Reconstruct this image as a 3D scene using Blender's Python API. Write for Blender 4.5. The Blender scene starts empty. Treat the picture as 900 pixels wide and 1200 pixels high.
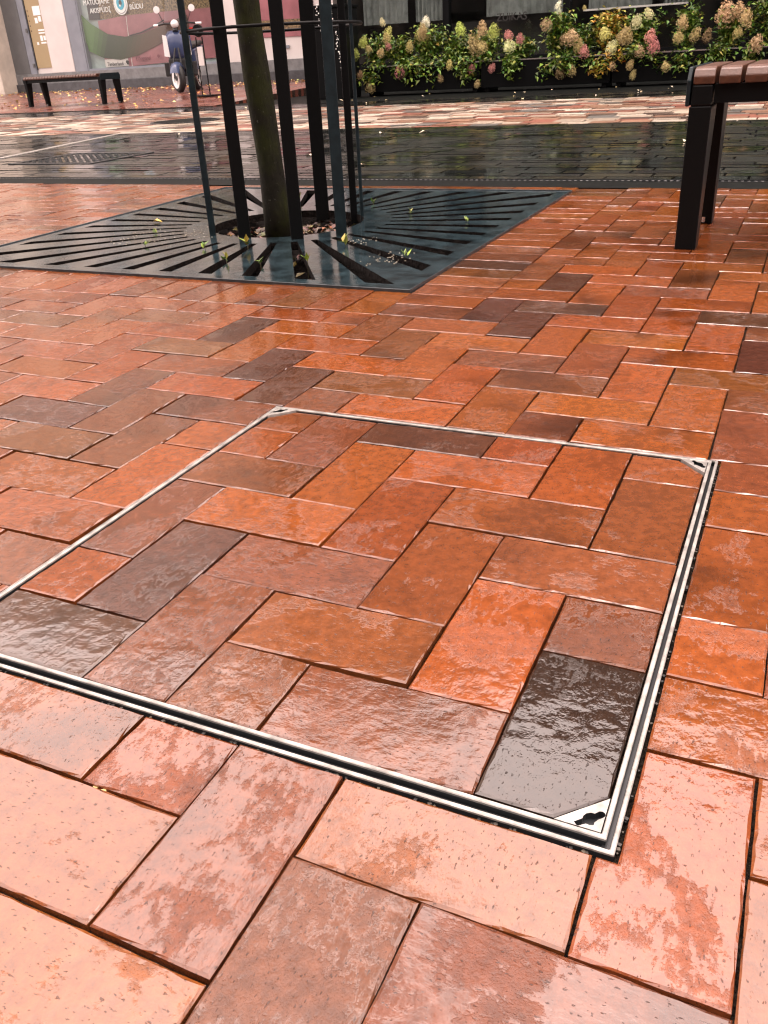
import bpy, bmesh, math, random
from mathutils import Vector, Matrix, Euler
from mathutils.geometry import tessellate_polygon
R = math.radians
scene = bpy.context.scene
C = scene.collection

# ------------------------------------------------------------------ camera
FPX, PITCH, ROLL, YAW = 999.26, 1.0809999, -0.0575571, 0.4567851
CAMPOS = Vector((0.0629812, -0.4600804, 0.5132508))
cam_d = bpy.data.cameras.new('camera'); cam = bpy.data.objects.new('camera', cam_d); C.objects.link(cam)
cam_d.sensor_fit = 'VERTICAL'; cam_d.sensor_height = 36; cam_d.sensor_width = 27
cam_d.lens = FPX / 1200 * 36
cam_d.clip_start = 0.02; cam_d.clip_end = 3000
CROT = Matrix.Rotation(YAW, 3, 'Z') @ Matrix.Rotation(PITCH, 3, 'X') @ Matrix.Rotation(ROLL, 3, 'Z')
cam.matrix_world = Matrix.Translation(CAMPOS) @ CROT.to_4x4()
cam_d.dof.use_dof = True; cam_d.dof.focus_distance = 0.95; cam_d.dof.aperture_fstop = 36
scene.camera = cam

# ------------------------------------------------------------------ sky, sun, exposure
SUN_EL, SUN_ROT = R(78), R(338)
w = bpy.data.worlds.new('World'); scene.world = w; w.use_nodes = True
nt = w.node_tree; nt.nodes.clear()
sky = nt.nodes.new('ShaderNodeTexSky'); sky.sky_type = 'NISHITA'; sky.sun_disc = False
sky.sun_elevation = SUN_EL; sky.sun_rotation = SUN_ROT; sky.air_density = 1.0; sky.dust_density = 2.0; sky.ozone_density = 0.6
hs = nt.nodes.new('ShaderNodeHueSaturation'); hs.inputs['Saturation'].default_value = 0.10      # closed grey cloud cover
bg = nt.nodes.new('ShaderNodeBackground'); bg.inputs['Strength'].default_value = 0.15
wo = nt.nodes.new('ShaderNodeOutputWorld')
tint = nt.nodes.new('ShaderNodeMixRGB'); tint.blend_type = 'MULTIPLY'; tint.inputs[0].default_value = 1; tint.inputs[2].default_value = (1, .80, .75, 1)
nt.links.new(sky.outputs[0], hs.inputs['Color']); nt.links.new(hs.outputs[0], tint.inputs[1]); nt.links.new(tint.outputs[0], bg.inputs['Color']); nt.links.new(bg.outputs[0], wo.inputs[0])
sun_d = bpy.data.lights.new('sun', 'SUN'); sun_d.energy = 0.6; sun_d.angle = R(120); sun_d.color = (1, .9, .8)
sun = bpy.data.objects.new('sun', sun_d); C.objects.link(sun)
sun.rotation_euler = (R(90) - SUN_EL, 0, R(180) - SUN_ROT)
sun.location = (0, 0, 30)
scene.view_settings.view_transform = 'Standard'; scene.view_settings.look = 'None'
scene.view_settings.exposure = 2.66; scene.view_settings.gamma = 1.0
scene.view_settings.use_curve_mapping = False
scene.render.engine = 'CYCLES'
scene.cycles.use_denoising = True; scene.cycles.denoiser = 'OPENIMAGEDENOISE'; scene.cycles.denoising_input_passes = 'RGB_ALBEDO_NORMAL'; scene.cycles.denoising_prefilter = 'ACCURATE'; scene.cycles.filter_width = 1.15; scene.cycles.max_bounces = 6; scene.cycles.transparent_max_bounces = 12

# ------------------------------------------------------------------ helpers
rnd = random.Random(7)

class MB:
    def __init__(s): s.v = []; s.f = []; s.c = []
    def face(s, pts, col=None):
        n = len(s.v); s.v += [tuple(p) for p in pts]; s.f.append(tuple(range(n, n + len(pts)))); s.c.append(col)
    def idx(s, pts, faces, col=None):
        n = len(s.v); s.v += [tuple(p) for p in pts]
        for f in faces: s.f.append(tuple(n + i for i in f)); s.c.append(col)
    def box(s, x0, y0, z0, x1, y1, z1, col=None, mat=None):
        p = [(x0,y0,z0),(x1,y0,z0),(x1,y1,z0),(x0,y1,z0),(x0,y0,z1),(x1,y0,z1),(x1,y1,z1),(x0,y1,z1)]
        if mat: p = [tuple(mat @ Vector(q)) for q in p]
        s.idx(p, [(0,3,2,1),(4,5,6,7),(0,1,5,4),(1,2,6,5),(2,3,7,6),(3,0,4,7)], col)
    def prism(s, poly, z0, z1, col=None, axis='z', mat=None):
        n = len(poly)
        f = {'z': lambda a, b, h: (a, b, h), 'y': lambda a, b, h: (a, h, b), 'x': lambda a, b, h: (h, a, b)}[axis]
        p = [f(a, b, z0) for a, b in poly] + [f(a, b, z1) for a, b in poly]
        if mat: p = [tuple(mat @ Vector(q)) for q in p]
        s.idx(p, [tuple(range(n - 1, -1, -1)), tuple(range(n, 2 * n))] + [(i, (i + 1) % n, n + (i + 1) % n, n + i) for i in range(n)], col)
    def tube(s, path, rad, n=8, col=None, closed=False, caps=True):
        path = [Vector(p) for p in path]; m = len(path)
        if not isinstance(rad, (list, tuple)): rad = [rad] * m
        rings = []; up = Vector((0, 0, 1)); pu = None
        for i, p in enumerate(path):
            if closed: t = path[(i + 1) % m] - path[i - 1]
            else: t = path[min(i + 1, m - 1)] - path[max(i - 1, 0)]
            t.normalize()
            if pu is None:
                a = up if abs(t.z) < .9 else Vector((1, 0, 0)); u = t.cross(a).normalized()
            else: u = (pu - t * pu.dot(t)).normalized()
            pu = u; b = t.cross(u)
            rings.append([p + (u * math.cos(k * 2 * math.pi / n) + b * math.sin(k * 2 * math.pi / n)) * rad[i] for k in range(n)])
        pts = [q for r in rings for q in r]; fs = []
        for i in range(m if closed else m - 1):
            j = (i + 1) % m
            for k in range(n): fs.append((i*n+k, i*n+(k+1)%n, j*n+(k+1)%n, j*n+k))
        if caps and not closed: fs += [tuple(range(n - 1, -1, -1)), tuple((m-1)*n + k for k in range(n))]
        s.idx(pts, fs, col)
    def lathe(s, prof, n=24, mat=None, col=None):
        pts = []; fs = []
        for r, z in prof:
            for k in range(n):
                a = 2*math.pi*k/n; pts.append((r*math.cos(a), r*math.sin(a), z))
        if mat: pts = [tuple(mat @ Vector(q)) for q in pts]
        for i in range(len(prof)-1):
            for k in range(n): fs.append((i*n+k, i*n+(k+1)%n, (i+1)*n+(k+1)%n, (i+1)*n+k))
        s.idx(pts, fs, col)
    def mesh(s, name, mat=None, smooth=False, fix=True):
        me = bpy.data.meshes.new(name); me.from_pydata(s.v, [], s.f)
        if any(c is not None for c in s.c):
            at = me.color_attributes.new('col', 'FLOAT_COLOR', 'CORNER'); data = []
            for p, c in zip(me.polygons, s.c):
                c = c or (.5, .5, .5)
                for _ in range(p.loop_total): data += [c[0], c[1], c[2], 1.0]
            at.data.foreach_set('color', data)
        if mat: me.materials.append(mat)
        if fix:
            bm = bmesh.new(); bm.from_mesh(me)
            if smooth: bmesh.ops.remove_doubles(bm, verts=bm.verts, dist=1e-5)
            bmesh.ops.recalc_face_normals(bm, faces=bm.faces); bm.to_mesh(me); bm.free()
        if smooth: me.polygons.foreach_set('use_smooth', [True] * len(me.polygons))
        me.update(); return me
    def build(s, name, mat=None, parent=None, smooth=False, loc=None, fix=True):
        return link(name, s.mesh(name, mat, smooth, fix), parent, loc)

def link(name, data, parent=None, loc=None):
    o = bpy.data.objects.new(name, data); C.objects.link(o)
    if parent: o.parent = parent
    if loc: o.location = loc
    return o
def empty(name, loc=(0, 0, 0), rz=0):
    o = bpy.data.objects.new(name, None); C.objects.link(o); o.location = loc; o.rotation_euler = (0, 0, rz); o.empty_display_size = .1; return o
def tag(o, label=None, cat=None, group=None, kind=None):
    if label: o['label'] = label
    if cat: o['category'] = cat
    if group: o['group'] = group
    if kind: o['kind'] = kind
    return o
def bevel(o, wd, seg=2):
    m = o.modifiers.new('bevel', 'BEVEL'); m.width = wd; m.segments = seg; m.limit_method = 'ANGLE'; m.angle_limit = R(40); return o

# ------------------------------------------------------------------ materials
def newmat(name):
    m = bpy.data.materials.new(name); m.use_nodes = True
    n = m.node_tree; b = n.nodes['Principled BSDF']
    return m, n, b
class NT:
    def __init__(s, n): s.n = n
    def __call__(s, t, **kw):
        nd = s.n.nodes.new('ShaderNode' + t)
        for k, v in kw.items():
            if k.startswith('i_'):
                key = k[2:]
                nd.inputs[int(key) if key.isdigit() else key.replace('_', ' ')].default_value = v
            else: setattr(nd, k, v)
        return nd
    def l(s, a, b): s.n.links.new(a, b)
    def math(s, op, a, b=None, clamp=False):
        nd = s('Math', operation=op, use_clamp=clamp)
        for i, x in enumerate((a, b)):
            if x is None: continue
            if hasattr(x, 'links'): s.l(x, nd.inputs[i])
            else: nd.inputs[i].default_value = x
        return nd.outputs[0]
    def ss(s, x, lo, hi, a=0, b=1):
        nd = s('MapRange', interpolation_type='SMOOTHSTEP')
        s.l(x, nd.inputs['Value']); nd.inputs['From Min'].default_value = lo; nd.inputs['From Max'].default_value = hi
        nd.inputs['To Min'].default_value = a; nd.inputs['To Max'].default_value = b
        return nd.outputs[0]
    def noise(s, vec, scale, detail=3, rough=.5, dist=0):
        nd = s('TexNoise'); s.l(vec, nd.inputs['Vector']); nd.inputs['Scale'].default_value = scale
        nd.inputs['Detail'].default_value = detail; nd.inputs['Roughness'].default_value = rough; nd.inputs['Distortion'].default_value = dist
        return nd.outputs['Fac']
    def mix(s, fac, a, b, mode='MIX'):
        nd = s('MixRGB', blend_type=mode)
        for i, x in enumerate((fac, a, b)):
            if hasattr(x, 'links'): s.l(x, nd.inputs[i])
            else: nd.inputs[i].default_value = x if i == 0 else (*x, 1)
        return nd.outputs[0]

def simple(name, col, rough=.5, metal=0, spec=.5, nscale=0, namt=.25, bump=0, bscale=60, attr=None, wet=0):
    m, n, b = newmat(name); T = NT(n)
    tc = T('TexCoord').outputs['Object']
    if attr == 'obj': src = T('ObjectInfo').outputs['Color']
    elif attr: src = T('Attribute', attribute_name=attr).outputs['Color']
    else: src = T('RGB').outputs[0]; src.default_value = (*col, 1)
    if nscale:
        f = T.noise(tc, nscale, 5, .6)
        v = T.ss(f, .3, .7, 1 - namt, 1 + namt)
        cc = T('CombineColor'); [T.l(v, cc.inputs[i]) for i in range(3)]
        src = T.mix(1.0, src, cc.outputs[0], 'MULTIPLY')
    T.l(src, b.inputs['Base Color'])
    b.inputs['Roughness'].default_value = rough; b.inputs['Metallic'].default_value = metal; b.inputs['Specular IOR Level'].default_value = spec
    if wet:
        f = T.noise(tc, wet, 4, .6); T.l(T.ss(f, .42, .58, rough, max(.04, rough * .25)), b.inputs['Roughness'])
    if bump:
        h = T.noise(tc, bscale, 5, .6)
        bp = T('Bump'); bp.inputs['Strength'].default_value = 1; bp.inputs['Distance'].default_value = bump
        T.l(h, bp.inputs['Height']); T.l(bp.outputs[0], b.inputs['Normal'])
    return m

def brick_mat(name, attr):
    """wet clay paver: burnt mottling, pitted skin, patches under a film of water"""
    m, n, b = newmat(name); T = NT(n)
    tc = T('TexCoord').outputs['Object']
    if attr:
        src = T('Attribute', attribute_name='col').outputs['Color']; vec = tc
    else:
        oi = T('ObjectInfo'); src = oi.outputs['Color']
        cx = T('CombineXYZ'); T.l(T.math('MULTIPLY', oi.outputs['Random'], 71.0), cx.inputs[0]); T.l(T.math('MULTIPLY', oi.outputs['Random'], 33.0), cx.inputs[1])
        va = T('VectorMath', operation='ADD'); T.l(tc, va.inputs[0]); T.l(cx.outputs[0], va.inputs[1]); vec = va.outputs[0]
    burn = T.ss(T.noise(vec, 5, 3, .5, .3), .50, .78)
    c = T.mix(burn, src, T.mix(1.0, src, (.40, .42, .48), 'MULTIPLY'))
    mot = T.ss(T.noise(vec, 75, 6, .7), .25, .75, .68, 1.32)
    cc = T('CombineColor'); [T.l(mot, cc.inputs[i]) for i in range(3)]
    c = T.mix(1.0, c, cc.outputs[0], 'MULTIPLY')
    mp = T('Mapping'); T.l(vec, mp.inputs[0]); mp.inputs['Scale'].default_value = (1, .42, 1)
    pit = T.math('MAXIMUM', T.ss(T.noise(mp.outputs[0], 400, 2, .5), .65, .69), T.ss(T.noise(mp.outputs[0], 210, 3, .6), .675, .71))
    c = T.mix(T.math('MULTIPLY', pit, .6), c, (.010, .006, .005))
    T.l(c, b.inputs['Base Color'])
    fine = T.noise(vec, 330, 5, .7); mid = T.noise(mp.outputs[0], 150, 4, .62)
    big = T.noise(vec, 10, 3, .6, .6)
    fm = T.math('ADD', T.math('MULTIPLY', big, .56), T.math('ADD', T.math('MULTIPLY', mid, .28), T.math('MULTIPLY', fine, .16)))
    if not attr: fm = T.math('ADD', fm, T.math('MULTIPLY', T.math('SUBTRACT', oi.outputs['Random'], .42), .14))
    film = T.ss(fm, .44, .50)
    film = T.math('MULTIPLY', film, T.math('SUBTRACT', 1.0, T.math('MULTIPLY', pit, .75)))
    dry = T.math('SUBTRACT', 1.0, film)
    T.l(T.ss(film, 0, 1, .22, .045), b.inputs['Roughness'])
    T.l(T.ss(film, 0, 1, .38, .80), b.inputs['Specular IOR Level'])
    b.inputs['IOR'].default_value = 1.5
    rip = T.noise(vec, 75, 3, .5)
    h = T.math('MULTIPLY', fine, T.math('ADD', T.math('MULTIPLY', dry, .55), .015))
    h = T.math('ADD', h, T.math('MULTIPLY', mid, T.math('ADD', T.math('MULTIPLY', dry, .55), .25)))
    h = T.math('ADD', h, T.math('MULTIPLY', rip, .34))
    h = T.math('SUBTRACT', h, T.math('MULTIPLY', pit, .25))
    h = T.math('ADD', h, T.math('MULTIPLY', film, .22))
    h = T.math('ADD', h, T.math('MULTIPLY', T.noise(vec, 20, 2, .5), 1.0))
    bp = T('Bump'); bp.inputs['Strength'].default_value = 1; bp.inputs['Distance'].default_value = .0012
    T.l(h, bp.inputs['Height']); T.l(bp.outputs[0], b.inputs['Normal'])
    return m

M = {}
M['brick'] = brick_mat('wet_clay_brick', False)
M['brick_far'] = brick_mat('wet_clay_brick_joined', True)
M['joint'] = simple('wet_joint_sand', (.016, .012, .009), .75, spec=.08, nscale=300, namt=.8, bump=.004, bscale=350)
M['galv'] = simple('galvanised_steel', (.29, .277, .255), .34, metal=.35, nscale=45, namt=.36, bump=.0003, bscale=160)
M['dark_steel'] = simple('dark_steel_and_gap_shade', (.02, .022, .024), .3, metal=.3)  # dark steel, also the painted shade inside cover gaps and key holes
M['black'] = simple('black_powder_coat', (.0035, .004, .0042), .38, spec=.12, bump=.0002, bscale=200)
M['teal'] = simple('dark_teal_steel', (.008, .015, .018), .35, spec=.22, nscale=30, namt=.3)
M['iron'] = simple('wet_cast_iron', (.014, .024, .028), .15, metal=.0, spec=.75, nscale=14, namt=.6, bump=.0003, bscale=60, wet=4)
M['iron_edge'] = simple('paler_iron_edge', (.05, .06, .065), .25, metal=.5, nscale=40, namt=.3)  # paler iron than the grate plate
M['soil'] = simple('wet_soil_and_slot_shade', (.006, .004, .003), .8, spec=.1, nscale=80, namt=.6, bump=.02, bscale=60)  # soil, also the painted shade on the grate slot walls
M['litter'] = simple('leaf_litter', (.2, .1, .05), .5, attr='col')
M['leaf'] = simple('leaves', (.05, .1, .02), .42, attr='col', spec=.4)
M['petal'] = simple('petals', (.6, .5, .3), .6, attr='obj', nscale=2.2, namt=.4, spec=.2)
M['stem'] = simple('stems', (.05, .045, .02), .6)
M['paver_dark'] = simple('wet_black_paver', (.02, .022, .02), .26, attr='col', nscale=14, namt=.35, bump=.0004, bscale=25, wet=2, spec=.5)
M['sett'] = simple('wet_mixed_sett', (.3, .25, .2), .38, attr='col', nscale=20, namt=.25, bump=.002, bscale=50, spec=.4)
M['stone'] = simple('dark_stone', (.0045, .0055, .005), .6, spec=.05, nscale=20, namt=.4, bump=.001, bscale=60)
M['wood'] = simple('wet_bench_wood', (.070, .028, .015), .36, nscale=25, namt=.35, bump=.0008, bscale=120)
M['pale_render'] = simple('pale_render', (.55, .50, .42), .8, nscale=4, namt=.12, bump=.003, bscale=40)
M['grey_panel'] = simple('grey_panel', (.11, .115, .115), .45, nscale=3, namt=.1)
M['bluegrey'] = simple('blue_grey_frame', (.20, .22, .25), .4, nscale=3, namt=.1)
M['white_panel'] = simple('white_panel', (.62, .58, .55), .45, nscale=2, namt=.05)
M['plinth'] = simple('dark_plinth_stone', (.05, .052, .056), .4, nscale=8, namt=.3)
M['plinth2'] = simple('grey_plinth_stone', (.16, .165, .165), .5, nscale=8, namt=.2)
M['tan'] = simple('tan_poster', (.36, .28, .15), .5, nscale=1.5, namt=.06)
M['text_white'] = simple('white_lettering', (.85, .85, .83), .5)
M['text_black'] = simple('black_lettering', (.01, .01, .01), .4)
M['text_pink'] = simple('dark_pink_lettering', (.16, .03, .05), .4)
M['pink'] = simple('pink_print', (.30, .115, .13), .35, nscale=1.2, namt=.25)
M['green_print'] = simple('green_print', (.04, .12, .03), .35, attr='col')
M['cyan'] = simple('cyan_print', (.02, .38, .55), .4)
M['display'] = simple('shop_display', (.16, .11, .05), .5, nscale=25, namt=.9)
M['teal_glass'] = simple('pale_teal_print', (.30, .36, .35), .3, nscale=2, namt=.2)
M['upper_wall'] = simple('upper_facade', (.12, .115, .105), .85, nscale=2, namt=.2)
M['upper_wall2'] = simple('upper_facade_dark', (.05, .042, .036), .8, nscale=2, namt=.25)
M['window_dark'] = simple('dark_window_glass', (.015, .017, .018), .06, spec=.6)
M['curtain'] = simple('grey_curtain', (.17, .185, .175), .9, nscale=5, namt=.3)
M['interior'] = simple('dim_interior', (.03, .028, .026), .9)
M['blue'] = simple('blue_scooter_paint', (.040, .056, .115), .25, spec=.4)
M['white_paint'] = simple('white_paint', (.72, .72, .70), .25)
M['rubber'] = simple('rubber', (.012, .012, .012), .6)
M['chrome'] = simple('chrome', (.7, .7, .7), .15, metal=1)
M['red_lens'] = simple('red_lens', (.5, .03, .02), .25)
M['bulb'] = simple('small_white_bulb', (.8, .8, .75), .4)
M['bark'] = None

def glass_mat():
    m, n, b = newmat('terrace_glass'); T = NT(n)
    out = n.nodes['Material Output']
    tr = T('BsdfTransparent'); tr.inputs[0].default_value = (.93, .95, .94, 1)
    gl = T('BsdfGlossy'); gl.inputs['Roughness'].default_value = .03; gl.inputs[0].default_value = (1, 1, 1, 1)
    fr = T('Fresnel'); fr.inputs[0].default_value = 1.5
    mx = T('MixShader'); T.l(T.math('MULTIPLY', fr.outputs[0], T.math('SUBTRACT', 1.0, T('NewGeometry').outputs['Backfacing'])), mx.inputs[0]); T.l(tr.outputs[0], mx.inputs[1]); T.l(gl.outputs[0], mx.inputs[2])
    T.l(mx.outputs[0], out.inputs[0]); n.nodes.remove(b); return m
M['glass'] = glass_mat()

def bark_mat():
    m, n, b = newmat('mossy_bark'); T = NT(n); tc = T('TexCoord').outputs['Object']
    mp = T('Mapping'); T.l(tc, mp.inputs[0]); mp.inputs['Scale'].default_value = (1, 1, .35)
    a = T.noise(mp.outputs[0], 60, 6, .7)
    moss = T.ss(T.noise(tc, 7, 4, .6), .42, .62)
    c = T.mix(a, (.002, .002, .0015), (.016, .014, .008))
    c = T.mix(T.ss(T.noise(tc, 90, 3, .6), .66, .72), c, (.06, .06, .045))
    c = T.mix(T.math('MULTIPLY', moss, .7), c, T.mix(a, (.005, .007, .0015), (.030, .036, .004)))
    T.l(c, b.inputs['Base Color']); b.inputs['Roughness'].default_value = .7; b.inputs['Specular IOR Level'].default_value = .12
    bp = T('Bump'); bp.inputs['Distance'].default_value = .006; T.l(a, bp.inputs['Height']); T.l(bp.outputs[0], b.inputs['Normal'])
    return m
M['bark'] = bark_mat()

def plaza_mat():
    m, n, b = newmat('wet_red_paving'); T = NT(n); tc = T('TexCoord').outputs['Object']
    bt = T('TexBrick'); T.l(tc, bt.inputs['Vector']); bt.inputs['Scale'].default_value = 1
    bt.inputs['Brick Width'].default_value = .2; bt.inputs['Row Height'].default_value = .1; bt.inputs['Mortar Size'].default_value = .004
    bt.inputs['Color1'].default_value = (.17, .055, .035, 1); bt.inputs['Color2'].default_value = (.11, .04, .03, 1); bt.inputs['Mortar'].default_value = (.03, .02, .015, 1)
    T.l(bt.outputs['Color'], b.inputs['Base Color'])
    T.l(T.ss(T.noise(tc, 1.3, 4, .6), .4, .6, .4, .14), b.inputs['Roughness'])
    h = T.math('ADD', T.noise(tc, 30, 4, .6), T.math('MULTIPLY', bt.outputs['Fac'], -1.5))
    bp = T('Bump'); bp.inputs['Distance'].default_value = .0015; T.l(h, bp.inputs['Height']); T.l(bp.outputs[0], b.inputs['Normal'])
    return m
M['plaza'] = plaza_mat()

# ------------------------------------------------------------------ the setting: ground sheets
def sheet(name, x0, y0, x1, y1, z, mat, parent=None):
    mb = MB(); mb.face([(x0,y0,z),(x1,y0,z),(x1,y1,z),(x0,y1,z)]); o = mb.build(name, mat, parent)
    if not parent: tag(o, kind='structure')
    return o
M['ground'] = simple('wet_ground', (.06, .05, .045), .5, nscale=1.5, namt=.3)
sheet('ground', -1500, -1500, 1500, 1500, -.20, M['ground'])

# ---- herringbone paving ------------------------------------------------------
GX0, GX1, GY0, GY1 = -2.43, -.778, 1.465, 3.115                # tree grate opening
FX0, FX1, FY0, FY1 = -.6945, .0155, -.0202, .6905                  # hole kept for the access cover frame
SOL = .199                                                       # soldier course width around the grate
SX0, SX1, SY0, SY1 = GX0 - SOL, GX1 + SOL, GY0 - SOL, GY1 + .01
PY1 = 3.235                                                      # far edge of the red paving
pave = MB()
def pit(mb, z, x0, y0, x1, y1, holes):
    xs = sorted({x0, x1, *[h[0] for h in holes], *[h[2] for h in holes]}); ys = sorted({y0, y1, *[h[1] for h in holes], *[h[3] for h in holes]})
    for a, b in zip(xs, xs[1:]):
        for c, d in zip(ys, ys[1:]):
            mx, my = (a+b)/2, (c+d)/2
            if any(h[0] < mx < h[2] and h[1] < my < h[3] for h in holes): continue
            mb.face([(a,c,z),(b,c,z),(b,d,z),(a,d,z)])
pit(pave, -.008, -8, -4, 5, PY1, [(GX0 + .01, GY0 + .01, GX1 - .01, GY1 - .01), (FX0 + .012, FY0 + .012, FX1 - .012, FY1 - .012)])
pavement = pave.build('pavement', M['joint']); tag(pavement, kind='structure')

def poly_inset(poly, d):
    n = len(poly); out = []
    for i in range(n):
        p0, p1, p2 = Vector(poly[i-1]), Vector(poly[i]), Vector(poly[(i+1) % n])
        e1 = (p1 - p0).normalized(); e2 = (p2 - p1).normalized()
        n1 = Vector((-e1.y, e1.x)); n2 = Vector((-e2.y, e2.x))
        b = n1 + n2; k = 1 + n1.dot(n2)
        out.append(p1 + b * (d / max(k, .2)))
    return out
def brick_into(mb, poly, rng, h=.045, gap=.0013, ch=.0019, chd=.0013, seg=.014, jit=.0006, tf=None, col=None):
    """clay paver with a worn chamfer round its top face; poly is CCW in metres"""
    base = poly_inset(poly, gap); top = poly_inset(poly, gap + ch); low = poly_inset(poly, gap + .0012)
    n = len(base); O = []; I = []; B = []
    for i in range(n):
        k = max(1, round((base[(i+1) % n] - base[i]).length / seg)) if seg else 1
        for j in range(k):
            t = j / k
            if k > 1 and 0 < j: t += rng.uniform(-.25, .25) / k
            o = base[i].lerp(base[(i+1) % n], t); a = top[i].lerp(top[(i+1) % n], t); l = low[i].lerp(low[(i+1) % n], t)
            q = rng.uniform(-1, 1); dn = (a - o).normalized()
            chip = rng.random() < .03 and 0 < j
            O.append((o.x + dn.x*jit*.6*rng.uniform(-1,1), o.y + dn.y*jit*.6*rng.uniform(-1,1), -chd + rng.uniform(-1,1)*jit*.6))
            sh = jit*1.6*q + (rng.uniform(.0008, .0018) if chip else 0)
            I.append((a.x + dn.x*sh, a.y + dn.y*sh, 0))
            B.append((l.x, l.y, -h))
    m = len(O); pts = I + O + B
    if tf: pts = [tuple(tf @ Vector(p)) for p in pts]
    fs = [tuple(range(m))] + [(m+i, m+(i+1)%m, (i+1)%m, i) for i in range(m)] + [(2*m+i, 2*m+(i+1)%m, m+(i+1)%m, m+i) for i in range(m)]
    mb.idx(pts, fs, col)

PAL = {'o': (.148, .040, .0090), 'r': (.136, .0365, .0098), 'b': (.092, .029, .0105), 'd': (.052, .020, .0105), 'k': (.022, .011, .0075), 'l': (.098, .034, .0100), 'm': (.122, .0345, .0108)}
def tone(t, rng):
    c = PAL[t]; v = rng.uniform(.85, 1.18); hshift = rng.uniform(.9, 1.12)
    return (c[0]*v, c[1]*v*hshift, c[2]*v*hshift*rng.uniform(.85, 1.2))
def rand_tone(rng):
    return rng.choices('orbdlm', (34, 28, 11, 2, 2, 23))[0]
TONES = {(-11,4):'l',(-12,9):'l',(-14,11):'l',(-17,10):'l',(-8,11):'l',(-7,8):'l',(-7,10):'l',(-11,6):'b',(-10,5):'b',(-9,4):'b',(-9,6):'b',(-7,6):'b',(-4,9):'b',(-5,10):'b',
 (-3,6):'b',(0,7):'b',(-1,20):'b',(-2,-3):'b',(-3,-2):'m',(-9,8):'d',(-8,7):'d',(-11,10):'d',(-5,12):'d',(-5,14):'d',(-1,14):'d',(0,11):'d',(-1,-2):'b',
 (-2,9):'o',(-2,13):'o',(-2,11):'o',(-3,8):'o',(-4,7):'o',(-5,8):'o',(-8,9):'o',(-10,11):'o',(-8,5):'o',(-10,3):'o',(-2,-1):'m',(-5,-2):'r',(0,3):'o',(-1,2):'o',(0,-1):'r',(0,1):'o',
 (-4,-1):'r',(-6,-1):'r',(-5,-3):'r',(-6,-3):'r',(0,5):'o',(1,-2):'r',(0,0):'r'}
CTONES = {(-1,0):'k',(-3,0):'b',(-4,-1):'b',(-5,0):'b',(-7,0):'d',(-6,1):'d',(-8,1):'o',(-7,2):'b',(-5,2):'b',(-4,1):'m',(-2,1):'o',(-1,2):'b',(-2,3):'m',(-1,4):'m',(-3,2):'m',
 (-4,3):'r',(-6,3):'o',(-5,4):'o',(-3,4):'m',(-4,5):'o',(-2,5):'o',(-5,6):'d',(-6,5):'b',(-7,4):'m',(-3,6):'r',(-1,6):'m',(-7,6):'r',(-8,5):'o'}

def subtract(r, h):
    """axis-aligned rectangle r minus rectangle h -> list of CCW polygons"""
    x0,y0,x1,y1 = r; a,b,c,d = h
    if a >= x1 or c <= x0 or b >= y1 or d <= y0: return [[(x0,y0),(x1,y0),(x1,y1),(x0,y1)]]
    L, Rr, D, U = a > x0, c < x1, b > y0, d < y1
    rect = lambda x0,y0,x1,y1: [(x0,y0),(x1,y0),(x1,y1),(x0,y1)]
    if not (L or Rr or D or U): return []
    if (L or Rr) and not (D or U):
        o = []
        if L: o.append(rect(x0,y0,a,y1))
        if Rr: o.append(rect(c,y0,x1,y1))
        return o
    if (D or U) and not (L or Rr):
        o = []
        if D: o.append(rect(x0,y0,x1,b))
        if U: o.append(rect(x0,d,x1,y1))
        return o
    thin_y = (D and b-y0 < .02) or (U and y1-d < .02); thin_x = (L and a-x0 < .012) or (Rr and x1-c < .012)
    if thin_y and not thin_x and (L != Rr): return [rect(x0,y0,a,y1)] if L else [rect(c,y0,x1,y1)]
    if Rr and D and not L and not U: return [[(x0,y0),(x1,y0),(x1,y1),(c,y1),(c,b),(x0,b)]]
    if Rr and U and not L and not D: return [[(c,y0),(x1,y0),(x1,y1),(x0,y1),(x0,d),(c,d)]]
    if L and D and not Rr and not U: return [[(x0,y0),(x1,y0),(x1,b),(a,b),(a,y1),(x0,y1)]]
    if L and U and not Rr and not D: return [[(x0,y0),(a,y0),(a,d),(x1,d),(x1,y1),(x0,y1)]]
    return [rect(x0,y0,x1,y1)]
def area(p): return abs(sum(p[i-1][0]*p[i][1]-p[i][0]*p[i-1][1] for i in range(len(p))))/2
def lerp1(x, xs, ys):
    if x <= xs[0]: return ys[0]
    for a, b, c, d in zip(xs, xs[1:], ys, ys[1:]):
        if x <= b: return c + (d-c)*(x-a)/(b-a)
    return ys[-1]
def YY(j): return .1*(j*1.05 if j < 0 else j if j <= 6 else 6 + (j-6)*.955)
def XX(i, y): return .1*i*lerp1(y, (0, .5, .9), (1.012, .985, .972))
pieces = []                                                      # (polygon, is_full, vertical, tone)
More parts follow.
